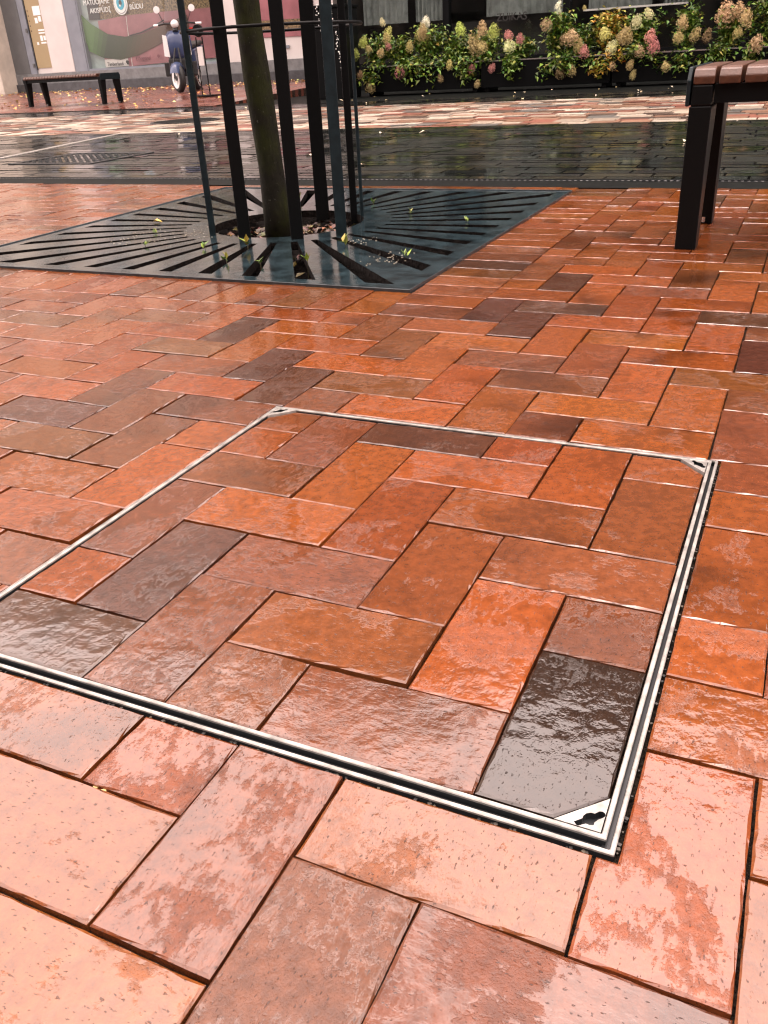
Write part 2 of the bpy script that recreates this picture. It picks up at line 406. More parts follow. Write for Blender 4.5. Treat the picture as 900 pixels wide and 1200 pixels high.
for i in range(-56, 22):
    for j in range(-24, 34):
        k = (i + j) % 4
        if k == 3: c = (i, j, 1, 2)
        elif k == 1: c = (i, j, 2, 1)
        else: continue
        y0, y1 = YY(j), YY(j + c[3]); ym = (y0+y1)/2
        x0, x1 = XX(i, ym), XX(i + c[2], ym)
        if x1 < -5.4 or x0 > 2.0 or y0 > PY1 - .03: continue
        if y1 < -.95 or (y0 < -.3 and x0 < -1.3 - y0*0): 
            if y1 < -.95 or x0 < -1.6: continue
        y1c = min(y1, PY1)
        ps = []
        for a in subtract((x0, y0, x1, y1c), (FX0, FY0, FX1, FY1)):
            if len(a) == 4:
                xs = [q[0] for q in a]; ys = [q[1] for q in a]
                ps += subtract((min(xs), min(ys), max(xs), max(ys)), (SX0, SY0, SX1, SY1 + .2))
            else: ps.append(a)
        ps = [a for a in ps if area(a) > .0012]
        full = len(ps) == 1 and len(ps[0]) == 4 and abs(area(ps[0]) - (x1-x0)*(y1-y0)) < 1e-6
        rng = random.Random(i*131 + j*7919)
        t = TONES.get((i, j)) or rand_tone(rng)
        for a in ps: pieces.append((a, full, c[3] == 2, t))
# soldier course round the grate
def soldier(rect, vert):
    rng = random.Random(int(rect[0]*1000) + int(rect[1]*777))
    x0,y0,x1,y1 = rect; pieces.append(([(x0,y0),(x1,y0),(x1,y1),(x0,y1)], True, vert, rng.choices('robdlm', (28, 22, 20, 3, 7, 20))[0]))
n = 21; wd = (SX1 - .0 - SX0) / n
for q in range(n):
    x0 = SX0 + q*wd
    if x0 + wd < GX1 + .02: soldier((x0, SY0, x0 + wd, GY0), True)
yy = SY0; hh = .0968
while yy < PY1 - .05:
    soldier((GX1 if yy > GY0 - .001 else SX0 + (n-2)*wd, yy, SX1, min(yy + hh, PY1)), False)
    if yy > GY0 - .02: soldier((SX0, yy, GX0, min(yy + hh, PY1)), False)
    yy += hh
x = GX0
while x < GX1 - .01:
    soldier((x, GY1, min(x + .198, GX1), PY1), False); x += .198

def screen_area(poly):
    pts = []
    for x, y in poly:
        d = CROT.transposed() @ (Vector((x, y, 0)) - CAMPOS)
        if d.z > -.05: return 0
        u, v = 450 + FPX*d.x/-d.z, 600 - FPX*d.y/-d.z
        pts.append((min(max(u, 0), 900), min(max(v, 0), 1200)))
    return area(pts)
order = sorted(range(len(pieces)), key=lambda k: -screen_area(pieces[k][0]))
near = set(order[:300])
VAR = []
for q in range(8):
    mb = MB(); brick_into(mb, [(-.05,-.1),(.05,-.1),(.05,.1),(-.05,.1)], random.Random(q+50), gap=(.0008, .0012, .0016, .0020)[q % 4]); VAR.append(mb.mesh('brick_%d' % q, M['brick'], fix=False))
far = MB()
def place_brick(poly, full, vert, t, parent, rng, tilt=1.0, lift=0.0, near=True):
    col = tone(t, rng)
    cx = (min(p[0] for p in poly) + max(p[0] for p in poly))/2; cy = (min(p[1] for p in poly) + max(p[1] for p in poly))/2
    rot = Euler((R(rng.gauss(0, .28))*tilt, R(rng.gauss(0, .28))*tilt, R(rng.gauss(0, .25))*tilt))
    z = lift + rng.uniform(-.0011, .0011)*tilt
    if near:
        if full:
            wx = max(p[0] for p in poly) - min(p[0] for p in poly); wy = max(p[1] for p in poly) - min(p[1] for p in poly)
            o = link('brick', rng.choice(VAR), parent)
            if vert: o.scale = (wx/.1, wy/.2, 1); o.rotation_euler = rot
            else: o.scale = (wy/.1, wx/.2, 1); o.rotation_euler = (rot.x, rot.y, rot.z + math.pi/2)
            if rng.random() < .5: o.rotation_euler.z += math.pi
        else:
            mb = MB(); brick_into(mb, [(p[0]-cx, p[1]-cy) for p in poly], rng); o = mb.build('brick', M['brick'], parent, fix=False)
            o.rotation_euler = (rot.x*.6, rot.y*.6, 0)
        o.location = (cx, cy, z); o.color = (*col, 1)
    else:
        tf = Matrix.Translation((cx, cy, z)) @ rot.to_matrix().to_4x4()
        brick_into(far, [(p[0]-cx, p[1]-cy) for p in poly], rng, seg=0, jit=.0003, tf=tf, col=col)
for k, (poly, full, vert, t) in enumerate(pieces):
    place_brick(poly, full, vert, t, pavement, random.Random(k*17 + 3), near=k in near)
fb = far.build('far_bricks', M['brick_far'], pavement, fix=False); tag(fb, kind='stuff')

OFX = (-.6922, .0132, -.0178, .6885)
# moss tufts and grit in the joints
mb = MB(); rg = random.Random(5)
for px, py in [(-.383,-.108),(-.377,-.109),(-.390,-.107)]:
    for q in range(2):
        a = rg.uniform(0, 6.3); s_ = rg.uniform(.0018, .003)
        mb.box(-s_, -s_*.7, 0, s_, s_*.7, s_*.8, (.5, .33, .13), Matrix.Translation((px + rg.uniform(-.002,.002), py + rg.uniform(-.003,.003), -.006)) @ Matrix.Rotation(a, 4, 'Z'))
for q in range(260):
    sd_ = rg.randint(0, 3); t = rg.random()
    x, y = [(OFX[0]+(OFX[1]-OFX[0])*t, OFX[2]-.0012), (OFX[1]+.0012, OFX[2]+(OFX[3]-OFX[2])*t), (OFX[0]+(OFX[1]-OFX[0])*t, OFX[3]+.001), (OFX[0]-.001, OFX[2]+(OFX[3]-OFX[2])*t)][sd_]
    s_ = rg.uniform(.0006, .0016); mb.box(-s_, -s_, 0, s_, s_*.8, s_*1.5, rg.choice([(.012,.011,.01),(.03,.025,.02),(.008,.008,.007),(.06,.05,.035)]), Matrix.Translation((x, y, -.005)) @ Matrix.Rotation(rg.uniform(0,3), 4, 'Z'))
for q in range(150):
    u = rg.choice(pieces[:]); p = u[0]; a, b_ = p[0], p[1]
    if screen_area(u[0]) < 900: continue
    for g in range(3):
        t = rg.random(); x, y = a[0]+(b_[0]-a[0])*t, a[1]+(b_[1]-a[1])*t
        s_ = rg.uniform(.0008, .0018); c_ = rg.choice([(.12,.16,.02),(.1,.09,.05),(.3,.25,.15),(.05,.05,.045)])
        mb.box(-s_, -s_, 0, s_, s_, s_*1.4, c_, Matrix.Translation((x, y, -.009)) @ Matrix.Rotation(rg.uniform(0,3), 4, 'Z'))
tag(mb.build('joint_grit', M['litter'], pavement), kind='stuff')

# ------------------------------------------------------------------ access cover set in the paving
cover = empty('access_cover', (0, 0, 0)); tag(cover, 'square steel-edged access cover filled with brown and orange herringbone bricks', 'access cover')
TX0, TX1, TY0, TY1 = -.6900, .0052, -.0062, .6865            # tray outer edge
OX0, OX1, OY0, OY1 = -.6922, .0132, -.0178, .6885            # fixed frame outer edge
def ring(name, x0,y0,x1,y1, th, z0, z1, mat, parent, tl=None):
    tl = tl or th; mb = MB(); o = [(x0,y0),(x1,y0),(x1,y1),(x0,y1)]; i = [(x0+tl,y0+th),(x1-th,y0+th),(x1-th,y1-tl),(x0+tl,y1-tl)]
    P = [(a,b,z) for z in (z0,z1) for a,b in o] + [(a,b,z) for z in (z0,z1) for a,b in i]
    fs = []
    for k in range(4):
        l = (k+1) % 4
        fs += [(4+k,4+l,12+l,12+k), (k,l,4+l,4+k), (8+l,8+k,12+k,12+l)]
    mb.idx(P, fs); ob = mb.build(name, mat, parent); bevel(ob, .0007, 1); return ob
fr_ = ring('frame', OX0, OY0, OX1, OY1, .0038, -.0012, .0012, M['galv'], cover, .0014); ring('frame_wall_shaded', OX0+.0004, OY0+.0004, OX1-.0004, OY1-.0004, .0030, -.06, -.00125, M['dark_steel'], fr_, .0008)  # walls below the bright rail coloured dark to paint the gap's shade
tray = ring('tray', TX0, TY0, TX1, TY1, .0042, -.0011, .0014, M['galv'], cover); ring('tray_wall_shaded', TX0+.0004, TY0+.0004, TX1-.0004, TY1-.0004, .0034, -.06, -.00115, M['dark_steel'], tray)  # tray sides darkened the same way, shade painted into the gap
mb = MB(); mb.box(OX0-.001, OY0-.001, -.062, OX1+.001, OY1+.001, -.0605); pit_o = mb.build('tray_floor', M['dark_steel'], cover)
mb = MB(); mb.face([(TX0+.004,TY0+.004,-.011),(TX1-.004,TY0+.004,-.011),(TX1-.004,TY1-.004,-.011),(TX0+.004,TY1-.004,-.011)]); mb.build('joint_bed', M['joint'], cover)
ring('seal', OX0+.0016, OY0+.0046, OX1-.0046, OY1-.0016, .0062, -.03, -.006, M['dark_steel'], cover, .0004)
# outer joint between paving and frame: black bedding sand
ring('bedding', FX0-.002, FY0-.002, FX1+.002, FY1+.002, .008, -.03, -.0085, M['joint'], cover)
IX0, IX1, IY0, IY1 = TX0+.0052, TX1-.0052, TY0+.0052, TY1-.0052
CUT = .036
def clip_corner(poly, cx, cy, sx, sy):
    """cut the tray corner at 45 degrees: keep sx*(cx-x)+sy*(cy-y) > CUT"""
    out = []; f = lambda p: sx*(cx-p[0]) + sy*(cy-p[1]) - CUT
    for a, b in zip(poly, poly[1:] + poly[:1]):
        fa, fb2 = f(a), f(b)
        if fa >= 0: out.append(a)
        if fa*fb2 < 0:
            t = fa/(fa-fb2); out.append((a[0]+(b[0]-a[0])*t, a[1]+(b[1]-a[1])*t))
    return out
for i in range(-9, 2):
    for j in range(-2, 8):
        k = (i + j) % 4
        if k == 3: c = (i, j, 1, 2)
        elif k == 1: c = (i, j, 2, 1)
        else: continue
        x0, y0, x1, y1 = max(.1*i, IX0), max(.1*j, IY0), min(.1*(i+c[2]), IX1), min(.1*(j+c[3]), IY1)
        if x1 - x0 < .012 or y1 - y0 < .012: continue
        poly = [(x0,y0),(x1,y0),(x1,y1),(x0,y1)]
        for cx, cy, sx, sy in ((IX1,IY0,1,-1),(IX1,IY1,1,1),(IX0,IY1,-1,1),(IX0,IY0,-1,-1)): poly = clip_corner(poly, cx, cy, sx, sy)
        full = len(poly) == 4 and abs(area(poly) - .02) < 1e-5
        rng = random.Random(i*57 + j*1013)
        place_brick(poly, full, c[3] == 2, CTONES.get((i, j)) or rand_tone(rng), cover, rng, tilt=1.1, lift=-.0005)
# corner plates with a key slot cut through each
def key_shape(s):
    P = [(-17,-3.2),(-7.5,-4.2),(-5,-7.5),(-1.5,-9),(1.5,-6.2),(6.5,-4.8),(14,-4.6),(17,-2.5),(17.5,0),(16.5,2.6),(13.5,4),(8,3.2),(5,6),(0,7),(-4.5,5.6),(-7,3.2),(-17,3)]
    return [(x*s, y*s) for x, y in P]
for cx, cy, sx, sy in ((IX1,IY0,-1,1),(IX1,IY1,-1,-1),(IX0,IY1,1,-1),(IX0,IY0,1,1)):
    mb = MB(); c2 = CUT - .001
    tri = [(cx, cy), (cx + sx*c2, cy), (cx, cy + sy*c2)]
    if sx*sy < 0: tri = [tri[0], tri[2], tri[1]]
    ang = math.atan2(-sy, sx) if True else 0
    m0 = Vector((cx + sx*c2*.29, cy + sy*c2*.29)); ang = math.atan2(sy, -sx)
    ks = [(m0.x + x*math.cos(ang) - y*math.sin(ang), m0.y + x*math.sin(ang) + y*math.cos(ang)) for x, y in key_shape(.00074)]
    V = [Vector((x, y, 0)) for x, y in tri] + [Vector((x, y, 0)) for x, y in reversed(ks)]
    T3 = tessellate_polygon([V[:3], V[3:]])
    mb.idx([(v.x, v.y, .0009) for v in V], [tuple(t) for t in T3])
    nk = len(ks)
    mb.idx([(x, y, .0009) for x, y in tri] + [(x, y, -.006) for x, y in tri], [(i, (i+1) % 3, 3+(i+1) % 3, 3+i) for i in range(3)])
    pl = mb.build('corner_plate', M['galv'], cover)
    mk = MB(); mk.face([(x, y, -.0055) for x, y in ks]); mk.idx([(x, y, .0007) for x, y in ks] + [(x, y, -.0055) for x, y in ks], [(i, (i+1) % nk, nk+(i+1) % nk, nk+i) for i in range(nk)]); mk.build('key_slot', M['dark_steel'], pl)  # hole sides and bottom in dark steel as painted shade

# ------------------------------------------------------------------ tree grate
GC = Vector(((GX0+GX1)/2, (GY0+GY1)/2)); HS = (GX1-GX0)/2 - .003
grate = empty('tree_grate', (GC.x, GC.y, 0)); tag(grate, 'square dark wet iron tree grate with radiating slots', 'tree grate')
def sq(a, h): 
    c, s_ = math.cos(a), math.sin(a); k = h / max(abs(c), abs(s_)); return (c*k, s_*k)
NS, SW, PH = 36, R(1.65), R(3)
angs = []
for k in range(NS):
    a = PH + k*2*math.pi/NS; angs += [a - SW, a + SW]
corners = [R(45), R(135), R(225), R(315)]
full_a = sorted([a % (2*math.pi) for a in angs] + corners)
mw_ = MB(); mb = MB(); ZT, ZB, RI, RS, HO = .004, -.022, .272, .372, HS - .052
def is_slot(a):
    d = (a - PH) % (2*math.pi/NS); d = min(d, 2*math.pi/NS - d); return d < SW
for a, b in zip(full_a, full_a[1:] + [full_a[0] + 2*math.pi]):
    mid = (a+b)/2
    ci = lambda t, r: (r*math.cos(t), r*math.sin(t))
    def top(p0, p1, p2, p3): mb.face([(*p0, ZT), (*p1, ZT), (*p2, ZT), (*p3, ZT)])
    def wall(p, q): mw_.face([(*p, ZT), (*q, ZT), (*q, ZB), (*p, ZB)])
    top(ci(a, RI), ci(a, RS), ci(b, RS), ci(b, RI)); top(sq(a, HO), sq(a, HS), sq(b, HS), sq(b, HO))
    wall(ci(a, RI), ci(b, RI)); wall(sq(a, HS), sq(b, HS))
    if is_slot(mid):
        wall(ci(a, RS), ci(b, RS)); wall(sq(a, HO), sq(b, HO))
    else:
        top(ci(a, RS), sq(a, HO), sq(b, HO), ci(b, RS))
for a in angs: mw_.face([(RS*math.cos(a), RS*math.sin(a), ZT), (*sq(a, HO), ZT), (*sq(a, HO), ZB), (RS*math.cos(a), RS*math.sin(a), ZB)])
mb.build('plate', M['iron'], grate, fix=True); mw_.build('shaded_slot_walls', M['soil'], grate, fix=False)  # iron slot walls take the near-black soil colour as painted shade
ring('edge_frame', -HS-.0045, -HS-.0045, HS+.0045, HS+.0045, .0042, -.05, .0075, M['iron_edge'], grate)
mb = MB(); N = 26; rg = random.Random(3)
zz = [[-.075 + rg.uniform(-.008, .008) for _ in range(N+1)] for _ in range(N+1)]
for i in range(N):
    for j in range(N):
        s_ = 2*HS/N; P = [(-HS+i*s_, -HS+j*s_, zz[i][j]), (-HS+(i+1)*s_, -HS+j*s_, zz[i+1][j]), (-HS+(i+1)*s_, -HS+(j+1)*s_, zz[i+1][j+1]), (-HS+i*s_, -HS+(j+1)*s_, zz[i][j+1])]
        mb.face(P)
soil = mb.build('planting_soil', M['soil'], None, smooth=True, loc=(GC.x, GC.y, 0)); tag(soil, 'dark wet soil of the tree pit below the iron grate', 'soil', kind='stuff')
def leaf_quad(mb, p, L, W, yaw, pitch, roll, col, fold=.25):
    m = Matrix.Translation(p) @ Euler((roll, pitch, yaw), 'XYZ').to_matrix().to_4x4()
    P = [Vector((0,0,0)), Vector((L*.35, W/2, fold*W)), Vector((L, 0, -L*.08)), Vector((L*.35, -W/2, fold*W)), Vector((L*.45,0,0))]
    P = [m @ q for q in P]
    mb.idx(P, [(0,4,1),(1,4,2),(0,3,4),(3,2,4)], col)
mb = MB(); rg = random.Random(11)
LC = [(.11,.045,.02),(.08,.035,.018),(.20,.12,.06),(.05,.022,.012),(.24,.15,.04),(.13,.07,.045)]
for q in range(820):
    a = rg.uniform(0, 6.283); r = rg.uniform(.05, .78) if q < 520 else rg.uniform(.06, .27)
    x, y = r*math.cos(a), r*math.sin(a)
    leaf_quad(mb, (x, y, (-.062 if q < 520 else -.046) + rg.uniform(0, .012)), rg.uniform(.02, .04), rg.uniform(.012, .024), rg.uniform(0,6.3), rg.uniform(-.5,.5), rg.uniform(-.5,.5), tuple(v*rg.uniform(.4,1.0) for v in rg.choice(LC)))
lit = mb.build('leaf_litter', M['litter'], None, loc=(GC.x, GC.y, 0), fix=False); tag(lit, 'fallen brown leaves lying in the tree pit', 'leaf litter', kind='stuff')

# weeds that grow through the slots
SPR = [(-1.504,1.862,.060,'tall green weed sprout in a grate slot in front of the trunk'),(-1.456,1.671,.038,'small green sprout near the front grate edge, left of the trunk'),
 (-1.197,1.942,.055,'upright pale green sprout in the slot right of the dark teal post'),(-1.325,1.651,.034,'yellowish weed tuft filling the slot below the trunk'),(-1.197,1.699,.045,'leafy green weed in the second slot below the trunk'),
 (-1.641,1.825,.035,'green weed sprout lying left beside the leftmost guard post'),(-.96,2.386,.030,'small weed sprout in a slot at the right side of the grate'),(-1.23,2.523,.034,'yellow-green weed sprout towards the far right of the grate'),
 (-1.476,2.731,.034,'green sprout near the far edge of the grate behind the right posts'),(-1.844,2.784,.045,'bright yellow-green leaf sprout behind the trunk at the far slots'),(-1.878,1.824,.028,'flat pale weed leaves at the left of the grate hole'),
 (-.946,1.827,.034,'green weed over yellow grit at the right front corner of the grate'),(-1.996,2.028,.030,'single green leaf sprout at the far left of the grate')]
for x, y, h, lab in SPR:
    rg = random.Random(int(x*1000+y*10)); mb = MB()
    for q in range(rg.randint(3, 5)):
        a = rg.uniform(0, 6.3); mb2 = rg.uniform(.4, 1.0)
        leaf_quad(mb, (rg.uniform(-.006,.006), rg.uniform(-.006,.006), -.004 + h*.35*mb2), h*rg.uniform(.5,.8), h*.28, a, -rg.uniform(.4,1.35), 0, tuple(v*rg.uniform(.8,1.25) for v in rg.choice([(.16,.24,.03),(.10,.18,.025),(.30,.30,.05)])), .2)
    root = empty('weed_sprout', (x, y, .004)); tag(root, lab, 'weed', 'weeds growing through the tree grate')
    mb.build('leaf', M['leaf'], root, fix=False)
    m2 = MB(); m2.tube([(0,0,-.045),(.002,0,-.01),(0,.002,h*.55)], [.0016,.0014,.0008], 5); m2.build('stem', M['leaf'] if False else M['stem'], root)

# ------------------------------------------------------------------ tree and guard
TB = Vector((-1.570, 2.157))
tree = empty('street_tree', (TB.x, TB.y, -.05)); tag(tree, 'young street tree with mossy dark trunk standing in the iron grate', 'tree')
mb = MB(); path = []; rad = []; rg = random.Random(4)
for k in range(40):
    z = k*.13; path.append((-.026*z + .004*math.sin(z*7), .006*math.sin(z*5+1), z))
    rad.append((.047 if k == 0 else .0435) * (1 - .07*z) + .0022*math.sin(z*16) + (.006 if k in (9, 17) else 0))
mb.tube(path, rad, 20); mb.build('trunk', M['bark'], tree, smooth=True)
tips = []
for k in range(13):
    z0 = 3.7 + k*.11; a = k*2.4; L = rg.uniform(.7, 1.3); b0 = Vector((-.026*z0, 0, z0)); pts = [b0]
    for q in range(1, 6): pts.append(b0 + Vector((math.cos(a + .1*q)*L*q/5, math.sin(a + .1*q)*L*q/5, L*.9*(q/5)**1.3)))
    mb = MB(); mb.tube(pts, [.020*(1-q/6.5) for q in range(6)], 7); mb.build('limb', M['bark'], tree, smooth=True); tips += pts[2:]
mb = MB()
for q in range(2600):
    p = rg.choice(tips) + Vector((rg.gauss(0,.17), rg.gauss(0,.17), rg.gauss(0,.17)))
    leaf_quad(mb, p, rg.uniform(.05,.09), rg.uniform(.03,.05), rg.uniform(0,6.3), rg.uniform(-1,1), rg.uniform(-1,1), rg.choice([(.10,.12,.02),(.2,.16,.03),(.07,.1,.02),(.28,.18,.03)]))
mb.build('crown', M['leaf'], tree, fix=False)

guard = empty('tree_guard', (GC.x, GC.y, 0)); tag(guard, 'black metal tree guard of upright bars and thin hoops round the trunk', 'tree guard')
def bar(x, y, wd, th, ang, mat, h=2.1, lean=0):
    mb = MB(); m = Matrix.Translation((x - GC.x, y - GC.y, 0)) @ Matrix.Rotation(ang, 4, 'Z')
    mb.box(-wd/2, -th/2, -.03, wd/2, th/2, h, None, m); o = mb.build('post', mat, guard); bevel(o, .0012, 1); return o
YA = R(29)
bar(-1.760, 2.043, .020, .020, YA, M['teal'])
bar(-1.614, 2.019, .040, .012, YA, M['black'])
bar(-1.412, 2.020, .040, .012, YA - .1, M['black'])
bar(-1.608, 2.556, .050, .012, YA, M['black'])
bar(-1.302, 2.120, .036, .010, YA, M['teal'])
bar(-1.447, 2.505, .025, .010, YA, M['black'])
bar(-1.397, 2.472, .012, .010, YA, M['teal'])
for z, rr in ((.614, .292), (1.75, .292)):
    mb = MB(); mb.tube([(rr*math.cos(a*math.pi/24) + (.01), rr*math.sin(a*math.pi/24), z) for a in range(48)], .0052, 6, closed=True); mb.build('hoop', M['black'], guard, smooth=True)

# ------------------------------------------------------------------ benches
def bench(loc, label, L=1.70, seat_z=.45):
    root = empty('park_bench', loc); tag(root, label, 'bench', 'slatted street benches')
    D = .47; k = int((L - .02) / .0612)
    for s_, x0 in ((0, 0.0), (1, L - .055)):
        for fr in (0, 1):
            mb = MB()
            prof = [(.0, 0), (.062, 0), (.125, .36), (.0 - .004, .36)] if fr == 0 else [(D, 0), (D - .062, 0), (D - .125, .36), (D + .004, .36)]
            mb.prism(prof, x0, x0 + .055, axis='x'); bevel(mb.build('leg', M['black'], root), .003, 2)
            mb = MB(); yb = .022 if fr == 0 else D - .052; mb.box(x0 + .012, yb, 0, x0 + .043, yb + .03, .006); mb.lathe([(.0, .022), (.007, .022), (.007, .006)], 8, Matrix.Translation((x0 + .03, yb + (-.012 if fr else .04), 0))); mb.build('foot_bolt', M['chrome'], root)
        mb = MB(); mb.box(x0 + .002, -.004, .3605, x0 + .053, D + .004, .4095); bevel(mb.build('end_rail', M['black'], root), .004, 2)
        mb = MB(); e = x0 - .012 if s_ == 0 else x0 + .055; 
        mb.prism([(-.004,.36),(D+.004,.36),(D+.010,.42),(D-.012,seat_z+.001),(.012,seat_z+.001),(-.010,.42)], e + .001, e + .011, axis='x'); bevel(mb.build('end_plate', M['teal'], root), .003, 2)
    mb = MB(); mb.box(.056, .012, .366, L - .056, .040, .4095); mb.box(.056, D-.040, .366, L - .056, D-.012, .4095); mb.build('side_rail', M['black'], root)
    mb = MB(); h0, h1 = .4105, seat_z
    pr = [(-.006, h0), (D + .006, h0), (D + .008, h0+.018), (D - .004, h1-.005), (D - .022, h1), (.022, h1), (.004, h1-.005), (-.008, h0+.018)]
    mb.prism(pr, 0, .0515, axis='x'); me = mb.mesh('slat', M['wood'])
    for q in range(k):
        o = link('slat', me, root, (.004 + q*.0612, 0, 0)); o.color = (1,1,1,1)
        m = o.modifiers.new('bevel', 'BEVEL'); m.width = .003; m.segments = 2
    return root
bench((-.2405, 2.075, 0), 'near bench with black metal legs and wet brown wooden slats beside the grate', 1.75)
bl = bench((-12.20, 11.66, .055), 'distant low bench with dark splayed legs in front of the shop', 1.66, .455)

# ------------------------------------------------------------------ drain channel, dark paving, setts
mb = MB(); mb.box(-9, PY1 + .004, -.10, 6, 3.425, -.001); edge = mb.build('kerb_strip', M['stone']); tag(edge, kind='structure')
ch = empty('drain_channel', (-1.5, 3.45, 0)); tag(ch, 'narrow black slot drain running between red and dark paving', 'drain')
mb = MB(); mb.box(-7.5, -.022, -.06, 7.5, .028, -.045); mb.box(-7.5, -.024, -.06, 7.5, -.0185, .001); mb.box(-7.5, .0225, -.06, 7.5, .028, .001); mb.build('trough', M['dark_steel'], ch)
mb = MB(); 
for q in range(560): 
    x = -7 + q*.025; mb.box(x, -.018, -.012, x + .011, .006, -.0008)
tag(mb.build('grate_bars', M['plinth2'], ch), kind='stuff')

def paver_field(name, mat, x0, x1, y0, y1, lx, ly, cols, seed, z=0.0, gap=.004, diag=False, jitter=.0012, lab=None):
    rg = random.Random(seed); mb = MB(); r = 0; y = y0
    while y < y1 - .01:
        x = x0 - (lx*.5 if r % 2 else 0) - rg.uniform(0, .02); yt = min(y + ly, y1)
        while x < x1:
            l = lx*rg.uniform(.92, 1.08); a, b = max(x, x0), min(x + l, x1)
            if b - a > .02:
                c = rg.choices([q[0] for q in cols], [q[1] for q in cols])[0]; v = rg.uniform(.75, 1.25); c = tuple(q*v for q in c)
                zt = z + rg.uniform(-jitter, jitter); tx, ty = rg.uniform(-jitter, jitter)*.8, rg.uniform(-jitter, jitter)*.8; g = gap/2; e = .004
                P = [(a+g, y+g, z-.03), (b-g, y+g, z-.03), (b-g, yt-g, z-.03), (a+g, yt-g, z-.03), (a+g+e, y+g+e, zt+tx+ty), (b-g-e, y+g+e, zt-tx+ty), (b-g-e, yt-g-e, zt-tx-ty), (a+g+e, yt-g-e, zt+tx-ty)]
                mb.idx(P, [(4,5,6,7),(0,1,5,4),(1,2,6,5),(2,3,7,6),(3,0,4,7)], c)
            x += l
        y = yt; r += 1
    return mb.build(name, mat, None, fix=False)
base2 = sheet('street_base', -40, 3.479, 12, 10.95, -.014, M['joint'])
dk = paver_field('dark_pavers', M['paver_dark'], -13, 5, 3.48, 6.48, .30, .10, [((.010,.012,.011),5),((.014,.0155,.013),3),((.007,.008,.008),3),((.019,.018,.012),1)], 21)
tag(dk, kind='stuff'); tag(dk, 'black wet pavers laid in rows across the street', 'paving')
st = paver_field('mixed_setts', M['sett'], -19, 5, 6.482, 9.80, .24, .16, [((.26,.215,.165),5),((.17,.095,.06),4),((.36,.31,.25),3),((.06,.04,.03),3),((.10,.095,.085),2),((.16,.06,.04),3)], 22, jitter=.003)
tag(st, kind='stuff'); tag(st, 'band of mixed cream, tan and brown setts across the street', 'paving')
d2 = paver_field('dark_band', M['paver_dark'], -24, 5, 9.802, 10.9, .40, .2, [((.010,.011,.010),5),((.014,.014,.013),3),((.007,.008,.008),3)], 23)
tag(d2, kind='stuff'); tag(d2, 'dark paved strip in front of planters and red pavement', 'paving')
# pavement that rises gently to the shop fronts
mb = MB(); PR = [(10.9, .012), (13.8, .12), (15.6, .135), (18.6, .155)]
for (ya, za), (yb, zb) in zip(PR, PR[1:]): mb.face([(-45, ya, za), (-7.9, ya, za), (-7.9, yb, zb), (-45, yb, zb)])
mb.face([(-7.9, 10.9, -.2), (-7.9, 18.6, -.2), (-7.9, 18.6, .155), (-7.9, 15.6, .135), (-7.9, 13.8, .12), (-7.9, 10.9, .012)]); mb.face([(-45,10.9,-.2),(-7.9,10.9,-.2),(-7.9,10.9,.012),(-45,10.9,.012)])
tag(mb.build('shop_pavement', M['plaza']), kind='structure')
sheet('terrace_floor', -7.89, 10.905, 12, 18.6, -.004, M['stone'])

# steel strip, studded cover and round cover in the street
o = empty('steel_strip', (-5.56, 5.40, 0)); tag(o, 'bright steel edging strip crossing the dark pavers on the left', 'metal strip')
mb = MB(); dv = Vector((-5.834+5.297, 6.343-4.447, 0)).normalized(); a = math.atan2(dv.y, dv.x); mb.box(-.98, -.022, -.01, .98, .022, .006, None, Matrix.Rotation(a, 4, 'Z')); so = mb.build('strip', M['galv'], o); bevel(so, .002, 1)
mb = MB(); mb.box(-.98, .030, -.01, .98, .055, .0035, None, Matrix.Rotation(a, 4, 'Z')); mb.build('gap', M['dark_steel'], o)  # dark bar painted in for the shadow gap along the strip
o = empty('studded_cover', (-4.50, 4.43, 0)); tag(o, 'square studded drain cover set in the dark pavers', 'drain cover')
ring('frame', -.36, -.33, .36, .33, .03, -.02, .005, M['dark_steel'], o)
mb = MB(); mb.box(-.33, -.30, -.02, .33, .30, -.004); mb.build('plate', M['stone'], o)
mb = MB()
for i in range(11):
    for j in range(10):
        x, y = -.30 + i*.06, -.27 + j*.06; mb.prism([(x-.018,y),(x,y-.018),(x+.018,y),(x,y+.018)], -.0045, .006)
tag(mb.build('studs', M['iron_edge'], o), kind='stuff')
o = empty('round_cover', (-6.2, 7.93, 0)); tag(o, 'round dark manhole cover in the sett band behind the left post', 'manhole cover')
mb = MB(); mb.lathe([(.0,.007),(.33,.007),(.34,.004),(.34,-.02)], 32); mb.build('lid', M['stone'], o)
mb = MB(); mb.lathe([(.345,-.02),(.345,.009),(.38,.009),(.38,-.02)], 32); mb.build('rim', M['dark_steel'], o)

# ------------------------------------------------------------------ planters with hydrangeas
PX = [(-6.16, -4.36), (-4.33, -2.53), (-2.50, -.70), (-.67, 1.13), (1.16, 2.96)]
PLAB = ['leftmost black planter box next to the dark column', 'second black planter box from the dark column', 'middle black planter box of the row', 'black planter box behind the near bench', 'rightmost black planter box of the row']
for (a, b), lab in zip(PX, PLAB):
    o = empty('planter_box', ((a+b)/2, 12.62, 0)); tag(o, lab, 'planter', 'black planter boxes along the terrace'); h = (b-a)/2
    mb = MB(); mb.box(-h, -.24, .05, h, .24, .375); bevel(mb.build('box', M['black'], o), .006, 2)
    mb = MB(); mb.box(-h-.004, -.25, .377, h+.004, -.222, .392); mb.box(-h-.004, .222, .377, h+.004, .25, .392); mb.build('rim', M['chrome'], o)
    mb = MB(); mb.box(-h+.01, -.22, .376, h-.01, .22, .384); mb.build('soil', M['soil'], o)
    for sx in (-h+.08, h-.08):
        mb = MB(); mb.box(sx-.03, -.2, 0, sx+.03, .2, .049); mb.build('foot', M['black'], o)
